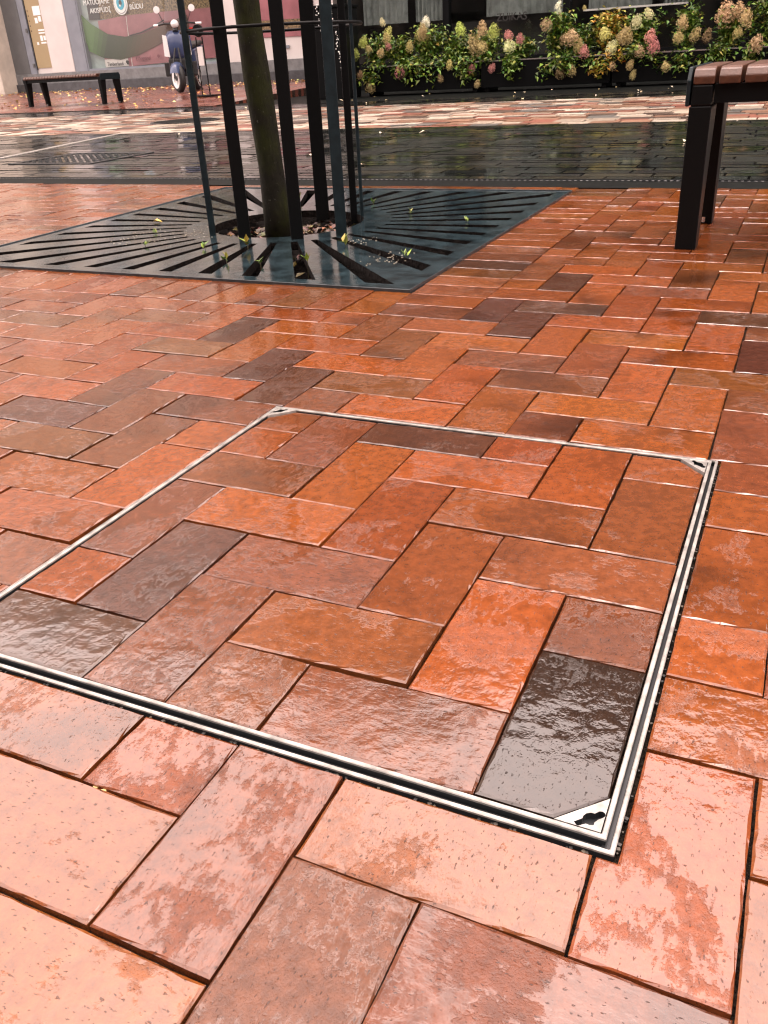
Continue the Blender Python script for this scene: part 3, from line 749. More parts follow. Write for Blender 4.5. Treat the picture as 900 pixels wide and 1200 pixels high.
HEADS = [(-5.82,.95,.053,'c'),(-5.75,.82,.067,'y'),(-5.75,.74,.067,'t'),(-6.09,.71,.081,'g'),(-6.24,.57,.076,'g'),(-5.81,.56,.053,'t'),(-5.54,.31,.074,'p'),(-6.04,.12,.075,'t'),(-5.18,.91,.073,'w'),(-5.23,.76,.105,'y'),(-5.19,.79,.079,'t'),(-5.36,.62,.066,'t'),(-4.76,.36,.065,'y'),(-4.93,.2,.047,'t'),(-4.64,.79,.072,'g'),(-4.4,.59,.116,'t'),(-4.31,.78,.077,'q'),(-4.46,.29,.064,'p'),(-4.35,.11,.051,'t'),(-4.15,.3,.056,'p'),(-6.16,.29,.059,'b'),(-5.72,.64,.048,'p'),(-6.02,.62,.059,'t'),(-4.12,.73,.082,'g'),(-4.29,.56,.077,'t'),(-3.91,.68,.063,'p'),(-3.74,.63,.071,'p'),(-3.89,.55,.081,'c'),(-3.26,.99,.05,'w'),(-3.26,.92,.038,'w'),(-3.41,.78,.075,'q'),(-3.22,.31,.05,'g'),(-3.18,.2,.07,'b'),(-3.02,.22,.07,'t'),(-3.05,.61,.112,'q'),(-3.16,.59,.07,'b'),(-2.87,.44,.08,'p'),(-2.95,.51,.075,'t'),(-2.91,.94,.03,'y'),(-2.51,.47,.079,'c'),(-2.34,.59,.099,'t'),(-2.48,.25,.049,'q'),(-2.26,.24,.044,'t'),(-2.62,.63,.074,'y'),(-2.09,.82,.069,'c'),(-2.22,.74,.069,'c'),(-2.37,.58,.086,'t'),(-2.03,.57,.074,'p'),(-1.98,.46,.086,'p'),(-2.15,.41,.074,'q'),(-1.8,.22,.069,'t'),(-2.25,.26,.049,'t'),(-2.21,.14,.049,'t'),(-1.65,.7,.073,'t'),(-1.68,.54,.073,'t'),(-1.49,.56,.073,'t'),(-1.16,.76,.122,'q'),(-1.02,.78,.097,'q'),(-.91,.7,.097,'t'),(-.99,.55,.061,'t'),(-.76,.41,.097,'q'),(-1.34,.54,.061,'b'),(-.45,.8,.09,'q'),(-.2,.6,.09,'t'),(.3,.7,.09,'p'),(.7,.5,.08,'t'),(1.2,.7,.09,'q'),(1.6,.6,.08,'c')]
FC = {'c': (.72,.70,.40), 'y': (.60,.56,.20), 't': (.52,.42,.19), 'g': (.50,.56,.15), 'p': (.55,.25,.22), 'q': (.54,.38,.22), 'w': (.80,.80,.64), 'b': (.28,.20,.10)}
FV = []
for q in range(4):
    rg = random.Random(q + 90); mb = MB()
    for k in range(330):
        u = rg.uniform(-1, 1); a = rg.uniform(0, 6.283); s_ = math.sqrt(1-u*u); d = Vector((s_*math.cos(a), s_*math.sin(a), u))
        rr = rg.random()**.55*1.2; p = Vector((d.x*rr*(1 - .25*u), d.y*rr*(1 - .25*u), d.z*rr*1.2))
        t1 = d.orthogonal().normalized(); t1.rotate(Matrix.Rotation(rg.uniform(0, 6.3), 3, d)); t2 = d.cross(t1); s2 = rg.uniform(.10, .17); d2 = d*.06
        for sg in (1, -1):
            mb.idx([p - d2, p + t1*s2*sg + t2*s2*.35, p + t1*s2*sg*1.1 - t2*s2*.35 + d2], [(0,1,2)])
            mb.idx([p - d2, p + t2*s2*sg + t1*s2*.35 + d2, p + t2*s2*sg*1.1 - t1*s2*.35], [(0,1,2)])
    core = []
    FV.append(mb.mesh('flower_head_%d' % q, M['petal'], fix=False))
BX = [-6.05,-5.62,-5.20,-4.78,-4.36,-3.90,-3.34,-2.98,-2.62,-2.16,-1.66,-1.10,-.66,-.15,.4,1.0,1.6]
BT = [.78,.72,.82,.66,.74,.60,.92,.70,.92,.80,.84,.80,.98,.96,.9,.85,.8]
BL = ['hydrangea bush with lime green heads at the left end of the planters','hydrangea with cream and pink heads, second bush from the dark column','hydrangea with one white top head, third bush from the dark column','leafy green hydrangea with few low heads, fourth from the dark column',
 'hydrangea with large tan head, fifth bush from the dark column','low hydrangea with pink and cream heads in front of the dark glass','tall hydrangea with a white spike below the glass mullion','hydrangea with big brownish pink heads right of the white spike',
 'yellow-leaved hydrangea bush in the middle planter','hydrangea with pale cream tops and pink lower heads','hydrangea with tan heads left of the near bench','hydrangea with broad pink-tan heads above the near bench end',
 'tall green hydrangea above the near bench slats','hydrangea bush at the right edge of the photo behind the bench','hydrangea bush beyond the right photo edge, nearest to it','hydrangea bush in the rightmost planter, left one','hydrangea bush at the far right planter end']
LG = [(.06,.12,.015),(.10,.17,.022),(.035,.08,.012),(.15,.22,.03),(.20,.25,.04)]
LY = [(.42,.34,.05),(.34,.24,.03),(.22,.22,.04),(.45,.26,.03)]
bushes = []
for k, (bx, bt, lab) in enumerate(zip(BX, BT, BL)):
    rg = random.Random(k*31 + 5); root = empty('hydrangea_bush', (bx, 12.60, .384)); tag(root, lab, 'hydrangea', 'hydrangeas in the black planters')
    mb = MB(); tops = []
    for q in range(14):
        a = rg.uniform(0, 6.3); sp = rg.uniform(.05, .28); top = Vector((math.cos(a)*sp, -abs(math.sin(a))*sp*.9 + .06, (bt - .384)*rg.uniform(.55, 1.08)))
        if q < 4: top = Vector((rg.uniform(-.27,.27), -.30 - rg.uniform(0,.06), rg.uniform(-.24, .02)))
        mb.tube([(0,0,-.02), top*.5 + Vector((0,0,.06)), top], [.006,.004,.002], 5); tops.append(top)
    mb.build('stems', M['stem'], root)
    mb = MB(); pal = LY if k == 8 else LG
    for q in range(1250):
        t = rg.choice(tops); f = rg.uniform(.25, 1.0); p = t*f + Vector((rg.gauss(0,.055), rg.gauss(0,.055), rg.gauss(0,.045) + .03))
        leaf_quad(mb, p, rg.uniform(.045,.095), rg.uniform(.026,.05), rg.uniform(0,6.3), rg.uniform(-.5,.9), rg.uniform(-.6,.6), tuple(v*rg.uniform(.7,1.3) for v in rg.choice(pal if rg.random() < .8 else LG)))
    mb.build('foliage', M['leaf'], root, fix=False); bushes.append((bx, root))
for q, (hx, hz, hr, hc) in enumerate(HEADS):
    rg = random.Random(q + 400); bx, root = min(bushes, key=lambda t: abs(t[0] - hx))
    y = 12.30 + rg.uniform(-.06, .06) if hz < .75 else 12.38 + rg.uniform(-.05, .1)
    o = link('flower_head', rg.choice(FV), root, (hx - bx, y - 12.60, hz - .384)); hr *= .84; o.scale = (hr*rg.uniform(.8,1.15), hr*rg.uniform(.8,1.15), hr*rg.uniform(.85, 1.25))
    o.rotation_euler = (rg.uniform(-.5,.5), rg.uniform(-.5,.5), rg.uniform(0,6.3)); v = rg.uniform(.75,1.1); c = FC[hc]; o.color = (c[0]*v, c[1]*v*rg.uniform(.92,1.08), c[2]*v, 1)

# ------------------------------------------------------------------ terrace building behind the planters
tb = empty('terrace_building', (-2, 15, 0)); tag(tb, 'dark fronted building with glazed terrace behind the flower planters', 'building')
def bx(name, x0, y0, z0, x1, y1, z1, mat, parent, bev=0):
    L = parent.matrix_world.translation if False else Vector((0,0,0)); q = parent
    while q is not None: L = L + q.location; q = q.parent
    mb = MB(); mb.box(x0-L.x, y0-L.y, z0-L.z, x1-L.x, y1-L.y, z1-L.z); o = mb.build(name, mat, parent)
    if bev: bevel(o, bev, 2)
    return o
bx('base', -7.85, 14.98, 0, 8, 15.12, .42, M['black'], tb)
bx('lintel', -7.85, 14.98, 2.75, 8, 15.12, 3.1, M['black'], tb)
bx('back_wall', -7.85, 17.6, 0, 8, 17.7, 2.9, M['interior'], tb)
bx('room_floor', -7.85, 15.13, -.003, 8, 17.59, .02, M['interior'], tb)
bx('room_ceiling', -7.85, 15.13, 2.76, 8, 17.59, 2.86, M['interior'], tb)
bx('side_wall', -7.95, 14.98, 0, -7.86, 18.6, 12.5, M['upper_wall2'], tb)
bx('upper_wall', -7.85, 15.0, 3.101, 30, 18.6, 12.6, M['upper_wall2'], tb)
mull = [-7.80, -5.84, -3.80, -1.90, 0.0, 2.0, 4.0, 6.0]
for k, x in enumerate(mull):
    bx('mullion', x-.055, 14.96, .421, x+.055, 15.10, 2.749, M['black'], tb, .004)
    if k:
        a, b = mull[k-1]+.056, x-.056
        bx('pane', a, 15.03, .425, b, 15.036, 2.745, M['glass'], tb)
for a, b, d in ((-7.6,-6.75,.4),(-6.6,-6.0,.5),(-5.3,-4.0,.45),(-3.6,-2.6,.9),(-2.4,-1.95,.5),(-1.6,-.6,.6),(.2,1.4,.5)):
    mb = MB(); n = 24; P = []
    for q in range(n+1):
        x = a + (b-a)*q/n; P.append((x+2, .35 + d*.3 + .03*math.sin(q*1.9)))
    for (p0, p1) in zip(P, P[1:]): mb.face([(p0[0],p0[1],1.02),(p1[0],p1[1],1.02),(p1[0],p1[1],2.7),(p0[0],p0[1],2.7)])
    mb.build('curtain', M['curtain'], tb, fix=False)
bx('window_bar', -3.55, 15.06, .985, -1.95, 15.09, 1.01, M['white_panel'], tb)
bx('counter', -7.7, 15.9, .03, -4.2, 16.3, .98, M['interior'], tb)
def windows(parent, xs, zs, y, w_, h_, frame):
    for x in xs:
        for z in zs:
            o = bx('window', x-w_/2, y-.05, z, x+w_/2, y-.001, z+h_, frame, parent)
            mb = MB(); mb.box(-w_/2+.07+x, y-.062, z+.07, w_/2-.07+x, y-.0515, z+h_-.07)
            L = parent.location; mb.v = [(a-L.x, b-L.y, c-L.z) for a,b,c in mb.v]
            mb.build('pane', M['window_dark'], o)
            bx2 = MB(); bx2.box(x-.025-L.x, y-.08-L.y, z+.07-L.z, x+.025-L.x, y-.0625-L.y, z+h_-.07-L.z); bx2.build('bar', frame, o)
windows(tb, [-6.3+2.1*k for k in range(8)], [3.9, 6.8, 9.7], 15.0, 1.2, 1.8, M['bluegrey'])
bx('cornice', -8.0, 14.85, 12.601, 30, 18.6, 12.9, M['upper_wall'], tb)

def text(body, size, mat, parent, loc, name='lettering', shear=0, rot=(math.pi/2, 0, 0), ext=.004, align='LEFT', sx=1.0):
    cu = bpy.data.curves.new('t', 'FONT'); cu.body = body; cu.size = size; cu.extrude = ext; cu.shear = shear; cu.align_x = align; cu.resolution_u = 4
    ob = bpy.data.objects.new('t', cu); C.objects.link(ob)
    dg = bpy.context.evaluated_depsgraph_get(); me = bpy.data.meshes.new_from_object(ob.evaluated_get(dg))
    bpy.data.objects.remove(ob); bpy.data.curves.remove(cu)
    me.materials.clear(); me.materials.append(mat)
    o = link(name, me, parent)
    L = Vector((0,0,0)); q = parent
    while q is not None: L = L + q.location; q = q.parent
    o.location = Vector(loc) - L; o.rotation_euler = rot; o.scale = (sx, 1, 1); return o
text('ZUIKAS', .16, M['interior'], tb, (-4.97, 15.02, .93), sx=.95)

ob_ = empty('opposite_building', (0, -16, 0)); tag(ob_, 'plain dark building across the square behind the viewer, seen only in reflections', 'building')
bx('wall', -40, -18, 0, 30, -16, 13, M['upper_wall2'], ob_); bx('roof', -40.2, -18.2, 13.01, 30.2, -15.8, 13.4, M['plinth'], ob_)
for x in range(-38, 29, 3):
    for z in (1.0, 4.2, 7.2, 10.0): bx('window', x, -15.99, z, x + 1.4, -15.94, z + 1.9, M['window_dark'], ob_)

# column with a light garland at the terrace corner
col = empty('terrace_column', (-6.50, 12.15, 0)); tag(col, 'tall square black column at the left end of the planters', 'column')
mb = MB(); mb.box(-.27, -.25, .0, .27, .25, 1.16); bevel(mb.build('shaft', M['black'], col), .01, 2)
mb = MB(); mb.box(-.29, -.27, 1.161, .29, .27, 1.20); bevel(mb.build('cap', M['black'], col), .006, 2)
gl = empty('light_garland', (-6.50, 11.88, .9)); tag(gl, 'string of small white bulbs draped on the black column', 'light string')
rg = random.Random(8); strands = [[(-.33,.28),(-.30,.10)], [(-.10,.30),(-.08,.02),(.0,-.12),(.10,-.28)], [(.12,.32),(.14,.10)], [(.17,-.02),(.20,-.25),(.24,-.48),(.27,-.62)]]
mw = MB(); mbb = MB()
for s_ in strands:
    pts = [Vector((a, 0, b)) for a, b in s_]; mw.tube(pts, .003, 5)
    for a, b in zip(pts, pts[1:]):
        n = int((b-a).length/.022)
        for q in range(n):
            p = a.lerp(b, q/n) + Vector((rg.gauss(0,.012), -.008 + rg.gauss(0,.006), rg.gauss(0,.01))); r = rg.uniform(.005, .011)
            mbb.lathe([(.0005,-r),(r*.8,-r*.5),(r*.8,r*.5),(.0005,r)], 5, Matrix.Translation(p))
mw.build('wire', M['black'], gl); tag(mbb.build('bulbs', M['bulb'], gl), kind='stuff')

# ------------------------------------------------------------------ shop building on the left
FY = 18.30
sb = empty('shop_building', (-15, FY, 0)); tag(sb, 'pale shop building with grey plinth and optician window posters', 'building')
bx('plinth', -19.55, FY-.10, .10, -7.97, FY+.3, .345, M['plinth'], sb, .006)
bx('plinth_course', -19.1, FY-.05, .3455, -7.97, FY+.3, .575, M['plinth2'], sb, .006)
bx('pier', -30, FY-.55, .05, -19.09, FY+.4, 3.4, M['pale_render'], sb, .01)
bx('pier', -19.089, FY-.04, .5755, -18.56, FY+.3, 3.4, M['grey_panel'], sb, .006)
bx('pier', -17.80, FY-.045, .5755, -17.065, FY+.3, 3.4, M['white_panel'], sb, .006)
bx('pier', -17.064, FY-.03, .5755, -16.66, FY+.3, 3.4, M['bluegrey'], sb, .006)
bx('pier', -12.56, FY-.045, .5755, -12.11, FY+.3, 3.4, M['white_panel'], sb, .006)
bx('pier', -8.6, FY-.045, .5755, -7.97, FY+.3, 3.4, M['white_panel'], sb, .006)
bx('upper_wall', -45, FY-.02, 3.401, -7.97, FY+4, 19.0, M['pale_render'], sb)
bx('end_wall', -45, FY-.3, .05, -30.01, FY+.4, 3.4, M['pale_render'], sb)
windows(sb, [-28+2.2*k for k in range(9)], [4.3, 7.2, 10.1, 13.0, 15.9], FY-.02, 1.25, 1.8, M['white_panel'])
# door with a tan poster
dr = bx('door', -18.555, FY+.02, .5755, -17.805, FY+.25, 3.4, M['white_panel'], sb)
bx('frame', -18.555, FY-.03, .577, -18.36, FY+.019, 3.4, M['bluegrey'], dr); 
po = bx('poster', -18.325, FY+.006, .70, -17.815, FY+.018, 2.6, M['tan'], dr)
bx('gasket', -18.355, FY+.002, .66, -18.328, FY+.019, 3.4, M['text_black'], dr)
for q, (x0, z0, x1, z1) in enumerate([(-18.10,1.86,-17.86,2.06),(-18.09,1.69,-18.0,1.81),(-17.97,1.72,-17.88,1.84),(-18.05,1.52,-17.85,1.555),(-18.05,1.46,-17.85,1.49),(-18.03,1.30,-17.95,1.42),(-17.92,1.31,-17.85,1.41),(-18.03,1.24,-17.86,1.275),(-18.17,1.22,-18.11,1.28)]):
    bx('print_mark', x0, FY+.001, z0, x1, FY+.0055, z1, M['text_white'], dr)
for k in range(5): bx('print_dot', -18.29, FY+.001, 1.52+.11*k, -18.265, FY+.0055, 1.545+.11*k, M['text_black'], dr)
bx('pane', -16.61, FY-.012, .62, -12.57, FY-.006, 3.39, M['glass'], sb)
for z in (.72, 1.5): bx('hinge', -18.42, FY-.06, z, -18.37, FY-.031, z+.09, M['grey_panel'], dr)
# shop window: display, posters, lettering
sw = bx('shop_window', -16.655, FY+.10, .5755, -12.565, FY+.14, 3.4, M['teal_glass'], sb)
bx('frame', -16.655, FY-.02, .577, -16.62, FY+.099, 3.4, M['bluegrey'], sw); bx('sill', -16.61, FY-.02, .577, -12.57, FY+.099, .617, M['bluegrey'], sw)
def flat(name, pts, y, th, mat, parent, col=None):
    mb = MB(); L = Vector((0,0,0)); q = parent
    while q is not None: L = L + q.location; q = q.parent
    mb.prism([(a-L.x, b-L.z) for a, b in pts], y-L.y, y+th-L.y, col, axis='y'); return mb.build(name, mat, parent)
flat('display', [(-16.30,1.66),(-12.6,1.66),(-12.6,3.3),(-16.30,3.3)], FY+.085, .01, M['display'], sw)
flat('dark_print', [(-16.42,1.66),(-16.08,1.66),(-16.05,2.6),(-16.40,2.6)], FY+.072, .01, M['text_black'], sw)
flat('pink_print', [(-16.15,1.63),(-15.3,1.69),(-14.4,1.70),(-12.7,1.70),(-12.7,.70),(-15.42,.62),(-15.42,.80),(-16.15,.80)], FY+.060, .008, M['pink'], sw)
U = [(-16.62,1.795),(-16.364,1.579),(-15.896,1.336),(-15.392,1.254),(-14.87,1.28),(-14.337,1.408),(-14.155,1.45),(-13.5,1.60)]
Lw = [(-16.62,1.22),(-16.577,1.004),(-16.161,.836),(-15.642,.775),(-15.101,.842),(-14.554,.996),(-14.364,1.058),(-13.5,1.25)]
mb = MB(); g0, g1 = (.05,.12,.025), (.07,.035,.02)
CB = [(.06,.15,.03),(.018,.035,.012),(.03,.04,.014),(.075,.045,.022),(.085,.042,.022),(.07,.034,.022),(.07,.034,.022)]
def _sub(P, n=4): return [tuple(a + (b-a)*k/n for a, b in zip(p, q)) for p, q in zip(P, P[1:]) for k in range(n)] + [P[-1]]
CB = _sub([CB[0]] + CB)[:28]; U = _sub(U); Lw = _sub(Lw)
for q in range(28):
    mb.face([(Lw[q][0]+15, .045, Lw[q][1]), (Lw[q+1][0]+15, .045, Lw[q+1][1]), (U[q+1][0]+15, .045, U[q+1][1]), (U[q][0]+15, .045, U[q][1])], CB[q])
    mb.face([(Lw[q][0]+15, .045, Lw[q][1]), (Lw[q+1][0]+15, .045, Lw[q+1][1]), (Lw[q+1][0]+15, .053, Lw[q+1][1]), (Lw[q][0]+15, .053, Lw[q][1])], CB[q])
mb.build('crescent_print', M['green_print'], sw, fix=False)
flat('print_seam', [(-15.335,.62),(-15.32,.62),(-15.262,1.68),(-15.275,1.68)], FY+.056, .003, M['white_panel'], sw)
flat('smile_print', [(-15.25,1.255),(-14.9,1.30),(-14.5,1.40),(-14.16,1.52),(-14.16,1.545),(-14.5,1.43),(-14.9,1.325),(-15.25,1.28)], FY+.038, .004, M['text_black'], sw)
flat('pale_print', [(-16.15,.63),(-15.43,.63),(-15.43,.80),(-16.15,.80)], FY+.058, .004, M['white_panel'], sw)
TY = FY + .02
text('MATUOJAME', .150, M['text_white'], sw, (-16.47, TY, 1.97), sx=.93)
text('AKISPŪDĮ', .150, M['text_white'], sw, (-16.30, TY, 1.795), sx=.95)
text('BŪDU', .150, M['text_white'], sw, (-15.09, TY, 1.80), sx=.98)
text('ŠIUO', .150, M['text_white'], sw, (-15.12, TY, 2.0), sx=.9) if False else None
text('Timberland', .115, M['text_black'], sw, (-16.06, TY, .655), sx=.95)
text('Chopard', .13, M['text_pink'], sw, (-15.17, TY, .735), shear=.35, sx=.95)
def disc(name, x, z, rx, rz, y, mat, parent, n=28):
    return flat(name, [(x + rx*math.cos(2*math.pi*k/n), z + rz*math.sin(2*math.pi*k/n)) for k in range(n)], y, .004, mat, parent)
disc('eye_white', -15.35, 1.93, .205, .225, FY+.030, M['text_white'], sw); disc('eye_ring', -15.35, 1.925, .175, .195, FY+.0255, M['bluegrey'], sw); disc('eye_inner', -15.35, 1.93, .165, .185, FY+.021, M['text_white'], sw)
disc('iris', -15.345, 1.945, .115, .135, FY+.0165, M['cyan'], sw); disc('pupil', -15.34, 1.955, .045, .055, FY+.012, M['text_black'], sw); disc('glint', -15.355, 1.90, .022, .022, FY+.0075, M['text_white'], sw)
disc('tree_mark', -15.43, .72, .045, .035, FY+.02, M['text_black'], sw); disc('tree_mark', -15.42, .675, .035, .015, FY+.02, M['text_black'], sw); disc('print_dot', -14.47, .80, .035, .035, FY+.02, M['text_pink'], sw)
# next shop window
s2 = bx('shop_window', -12.105, FY+.10, .5755, -8.605, FY+.14, 3.4, M['white_panel'], sb)
flat('pink_print', [(-11.6,1.36),(-10.2,1.34),(-10.2,2.2),(-11.6,2.2)], FY+.08, .01, M['pink'], s2)
flat('tan_print', [(-11.6,1.18),(-10.2,1.15),(-10.2,1.335),(-11.6,1.355)], FY+.08, .01, M['display'], s2)
flat('pink_print', [(-11.6,1.03),(-10.2,1.0),(-10.2,1.145),(-11.6,1.175)], FY+.08, .01, M['pink'], s2)
bx('sticker', -11.0, FY+.07, .79, -10.88, FY+.085, .85, M['bluegrey'], s2)
windows(sb, [], [], FY, 1, 1, M['white_panel'])

# ------------------------------------------------------------------ scooter in front of the shop
FW = math.atan2(CAMPOS.y - 13.78, CAMPOS.x + 10.58) - R(16)
sc = empty('scooter', (-10.58 - .62*math.cos(FW), 13.78 - .62*math.sin(FW), .12), 0); tag(sc, 'blue and white scooter with black front wheel parked before the shop window', 'scooter')
sc.rotation_euler = (0, 0, FW)          # local +x is forward
RX = Matrix.Rotation(R(90), 4, 'X')
def sct(name, mb, mat, parent=sc, smooth=False): return mb.build(name, mat, parent, smooth)
def wheel(x, st=0):
    m = Matrix.Translation((x, 0, .235)) @ Matrix.Rotation(st, 4, 'Z') @ RX
    mb = MB(); mb.lathe([(.155,-.05),(.20,-.055),(.23,-.03),(.235,0),(.23,.03),(.20,.055),(.155,.05)], 28, m); wo_ = sct('wheel', mb, M['rubber'], sc, True)
    mb = MB(); mb.lathe([(.105,-.05),(.165,-.057),(.165,.057),(.105,.05),(.105,-.05)], 28, m); sct('rim', mb, M['white_paint'], wo_)
    for k in range(3):
        mb = MB(); a = k*2*math.pi/3 + .4; mb.prism([(-.028,.0),(.028,.0),(.05,.13),(-.05,.13)], -.035, .035, axis='z', mat=m @ Matrix.Rotation(a, 4, 'Z')); sct('spoke', mb, M['white_paint'], wo_)
    mb = MB(); mb.lathe([(.001,-.055),(.04,-.05),(.04,.05),(.001,.055)], 12, m); sct('hub', mb, M['rubber'], wo_)
wheel(.62, R(38)); wheel(-.62)
mb = MB(); n = 10
for k in range(n):
    a0, a1 = R(20) + k*R(150)/n, R(20) + (k+1)*R(150)/n
    P = lambda a, r, y: (.62 + r*math.cos(a), y, .235 + r*math.sin(a))
    mb.face([P(a0,.25,-.075),P(a1,.25,-.075),P(a1,.27,0),P(a0,.27,0)]); mb.face([P(a0,.27,0),P(a1,.27,0),P(a1,.25,.075),P(a0,.25,.075)])
    mb.face([P(a0,.25,-.075),P(a1,.25,-.075),P(a1,.19,-.085),P(a0,.19,-.085)]); mb.face([P(a0,.25,.075),P(a1,.25,.075),P(a1,.19,.085),P(a0,.19,.085)])
sct('fender', mb, M['blue'], sc, True)
for s_ in (-1, 1):
    mb = MB(); mb.tube([(.62, s_*.068, .235), (.55, s_*.068, .5), (.47, s_*.03, .72)], .016, 8); sct('fork', mb, M['rubber'])
mb = MB(); rows = [(.40,.16,.50),(.46,.24,.62),(.47,.26,.76),(.44,.24,.90),(.39,.17,1.0)]; P = []
for x, wd, z in rows: P.append([(x - .10*(abs(t)**2), wd*t, z) for t in (-1,-.6,-.25,0,.25,.6,1)])
for a, b in zip(P, P[1:]):
    for k in range(6): mb.face([a[k], a[k+1], b[k+1], b[k]])
o = sct('front_shield', mb, M['blue'], sc, True); sm = o.modifiers.new('th', 'SOLIDIFY'); sm.thickness = .04
for s_ in (-1, 1):
    mb = MB(); mb.prism([(s_*.15,.58),(s_*.25,.60),(s_*.24,.94),(s_*.17,.92)], 0, .02, axis='x', mat=Matrix.Translation((.425, 0, 0)))
    sct('white_stripe', mb, M['white_paint'])
mb = MB(); mb.box(.30, -.20, .36, .44, .20, .56); bevel(sct('lower_cowl', mb, M['rubber']), .03, 3)
mb = MB(); mb.box(.33, -.30, .27, .38, .30, .50); bevel(sct('leg_guard', mb, M['rubber']), .015, 2)
mb = MB(); mb.box(-.15, -.17, .26, .36, .17, .33); bevel(sct('floorboard', mb, M['rubber']), .015, 2)
mb = MB(); mb.prism([(-.15,.30),(-.10,.70),(-.85,.78),(-.95,.60),(-.55,.42)], -.16, .16, axis='y'); bevel(sct('rear_body', mb, M['blue'], sc), .04, 3)
mb = MB(); mb.prism([(-.08,.705),(-.05,.78),(-.45,.80),(-.85,.86),(-.9,.785)], -.14, .14, axis='y'); bevel(sct('saddle', mb, M['rubber']), .03, 3)
mb = MB(); mb.tube([(.40,0,.98),(.34,0,1.08)], .05, 10); sct('steering_column', mb, M['rubber'])
mb = MB(); mb.tube([(.22,-.36,1.10),(.30,-.20,1.12),(.34,0,1.10),(.30,.20,1.12),(.22,.36,1.10)], .016, 8); hb = sct('handlebar', mb, M['rubber'], sc, True)
for s_ in (-1, 1):
    mb = MB(); mb.tube([(.23, s_*.34, 1.10), (.19, s_*.44, 1.10)], .02, 8); sct('grip', mb, M['white_paint'], hb)
    mb = MB(); mb.tube([(.30, s_*.22, 1.13), (.28, s_*.30, 1.30)], .006, 6); st_ = sct('mirror_stalk', mb, M['rubber'], hb)
    mb = MB(); mb.lathe([(.001,-.012),(.055,-.01),(.058,.01),(.001,.014)], 14, Matrix.Translation((.28, s_*.32, 1.34)) @ Matrix.Rotation(R(90), 4, 'Y')); sct('mirror', mb, M['white_paint'], st_)
mb = MB(); mb.lathe([(.001,.05),(.055,.04),(.07,-.02),(.06,-.08),(.001,-.10)], 16, Matrix.Translation((.40, 0, 1.10)) @ Matrix.Rotation(R(90), 4, 'Y')); sct('headlamp', mb, M['white_paint'], sc, True)
mb = MB(); Q = [[(.36 - .05*abs(t)**2 - .10*h, .20*t*(1-.25*h), 1.16 + .42*h) for t in (-1,-.5,0,.5,1)] for h in (0,.5,1)]
for a, b in zip(Q, Q[1:]):
    for k in range(4): mb.face([a[k], a[k+1], b[k+1], b[k]])
sct('windscreen', mb, M['glass'], sc, True)
mb = MB(); mb.box(.385, .27, .98, .41, .33, 1.03); sct('indicator', mb, M['red_lens'])
mb = MB(); mb.tube([(-.1,.12,.28),(-.16,.22,.01)], .012, 6); sct('stand', mb, M['chrome'])

# ------------------------------------------------------------------ slim stand right of the scooter
sd = empty('metal_stand', (-9.20, 12.62, .085)); tag(sd, 'slim black metal stand with two thin legs beside the scooter', 'stand')
for s_ in (-1, 1):
    mb = MB(); mb.tube([(s_*.075, 0, .02), (s_*.06, 0, .86)], .011, 8); mb.build('leg', M['black'], sd)
mb = MB(); mb.box(-.19, -.14, 0, .19, .14, .02); bevel(mb.build('base', M['black'], sd), .004, 1)
mb = MB(); mb.lathe([(.001,-.03),(.085,-.03),(.095,0),(.085,.03),(.001,.03)], 18, Matrix.Translation((0, 0, .95)) @ RX); mb.build('head', M['black'], sd)
mb = MB(); mb.box(-.05, -.02, .45, .05, .02, .72); mb.build('plate', M['white_panel'], sd)
mb = MB(); mb.lathe([(.001,0),(.022,0),(.022,.01),(.001,.012)], 12, Matrix.Translation((.02, -.031, .95)) @ RX); mb.build('dial', M['galv'], sd)

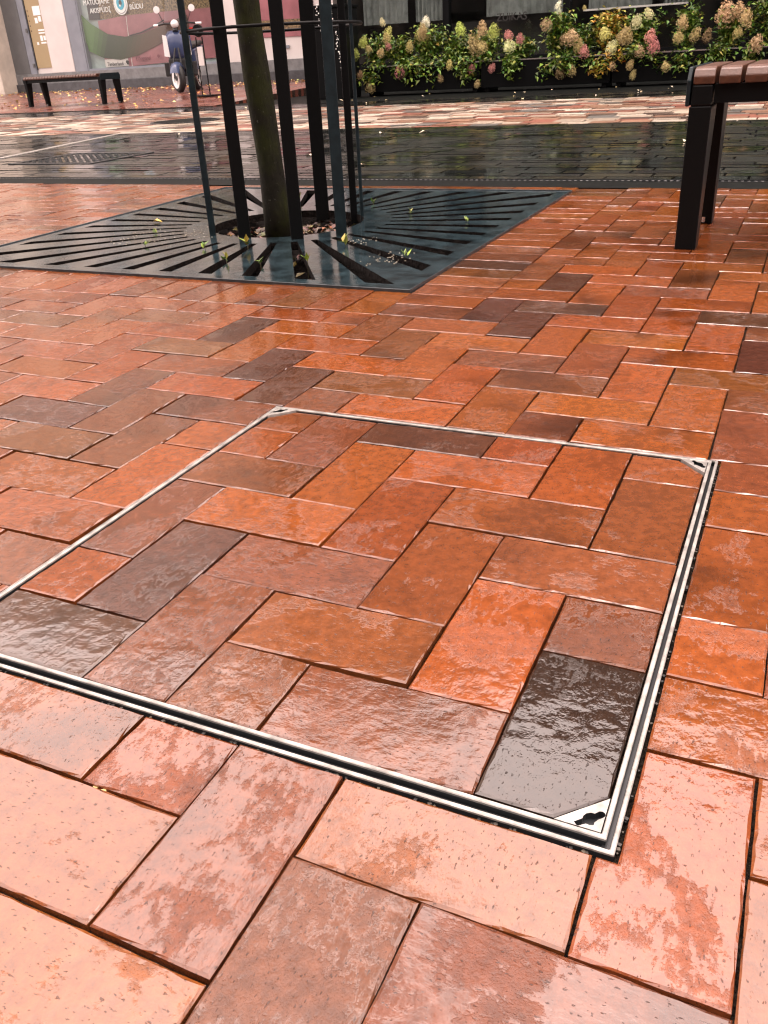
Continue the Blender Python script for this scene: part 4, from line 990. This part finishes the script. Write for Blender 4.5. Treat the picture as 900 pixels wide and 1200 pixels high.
# ------------------------------------------------------------------ fallen leaves
mb = MB(); rg = random.Random(77)
def gz(y): return 0 if y < 10.9 else lerp1(y, [q[0] for q in PR], [q[1] for q in PR])
for q in range(520):
    y = rg.choice([rg.uniform(11.2, 18.1), rg.uniform(15.5, 18.15)]); x = rg.uniform(-19, -8.2) if rg.random() < .75 else rg.uniform(-14, -9)
    s_ = rg.uniform(.05, .10); leaf_quad(mb, (x, y, gz(y) + .012), s_, s_*.8, rg.uniform(0,6.3), rg.uniform(-.35,.35), rg.uniform(-.35,.35), tuple(v*rg.uniform(.75,1.2) for v in rg.choice([(.72,.50,.14),(.66,.36,.10),(.75,.62,.30),(.5,.28,.10)])), .2)
for q in range(50):
    x, y = rg.uniform(-7, 1.5), rg.uniform(10.2, 12.2); s_ = rg.uniform(.03,.06); leaf_quad(mb, (x, y, .006), s_, s_*.7, rg.uniform(0,6.3), rg.uniform(-.2,.2), 0, rg.choice([(.6,.5,.3),(.5,.4,.2),(.6,.55,.42)]))
for x, y in [(-2.565,5.978),(-2.137,3.947),(-2.92,5.91),(-2.7,4.45),(-5.0,6.2),(-.6,5.0)]: leaf_quad(mb, (x, y, .004), .06, .045, rg.uniform(0,6.3), 0, 0, (.62,.55,.40))
tag(mb.build('fallen_leaves', M['litter'], None, fix=False), 'yellow autumn leaves scattered over the wet pavement by the shop', 'leaves', kind='stuff')
lf = MB(); leaf_quad(lf, (0,0,.008), .035, .03, .4, 0, 0, (.75,.52,.06)); tag(lf.build('yellow_leaf', M['litter'], None, loc=(-2.159, 2.226, 0), fix=False), 'single round yellow leaf on the left half of the iron grate', 'leaf')
# pale grit on the grate, partly flecks painted in for wet reflections
mb = MB()
for cx, cy, n, sp in ((-.985,1.80,40,.040),(-1.86,1.99,50,.06),(-1.19,2.03,25,.03),(-2.06,1.98,25,.05),(-2.0,1.86,20,.04)):
    for q in range(n):
        s_ = rg.uniform(.001,.0028); x, y = cx + rg.gauss(0, sp), cy + rg.gauss(0, sp)
        mb.box(-s_,-s_*.7,0,s_,s_*.7,s_*.5, rg.choice([(.32,.29,.22),(.26,.22,.16),(.36,.34,.28)]), Matrix.Translation((x,y,.0045)) @ Matrix.Rotation(rg.uniform(0,3),4,'Z'))
tag(mb.build('grit_and_painted_glints', M['litter'], None), 'pale grit and painted flecks of wet reflection in patches over the iron tree grate', 'grit', kind='stuff')
print('OBJS', len(bpy.data.objects), 'pieces', len(pieces))
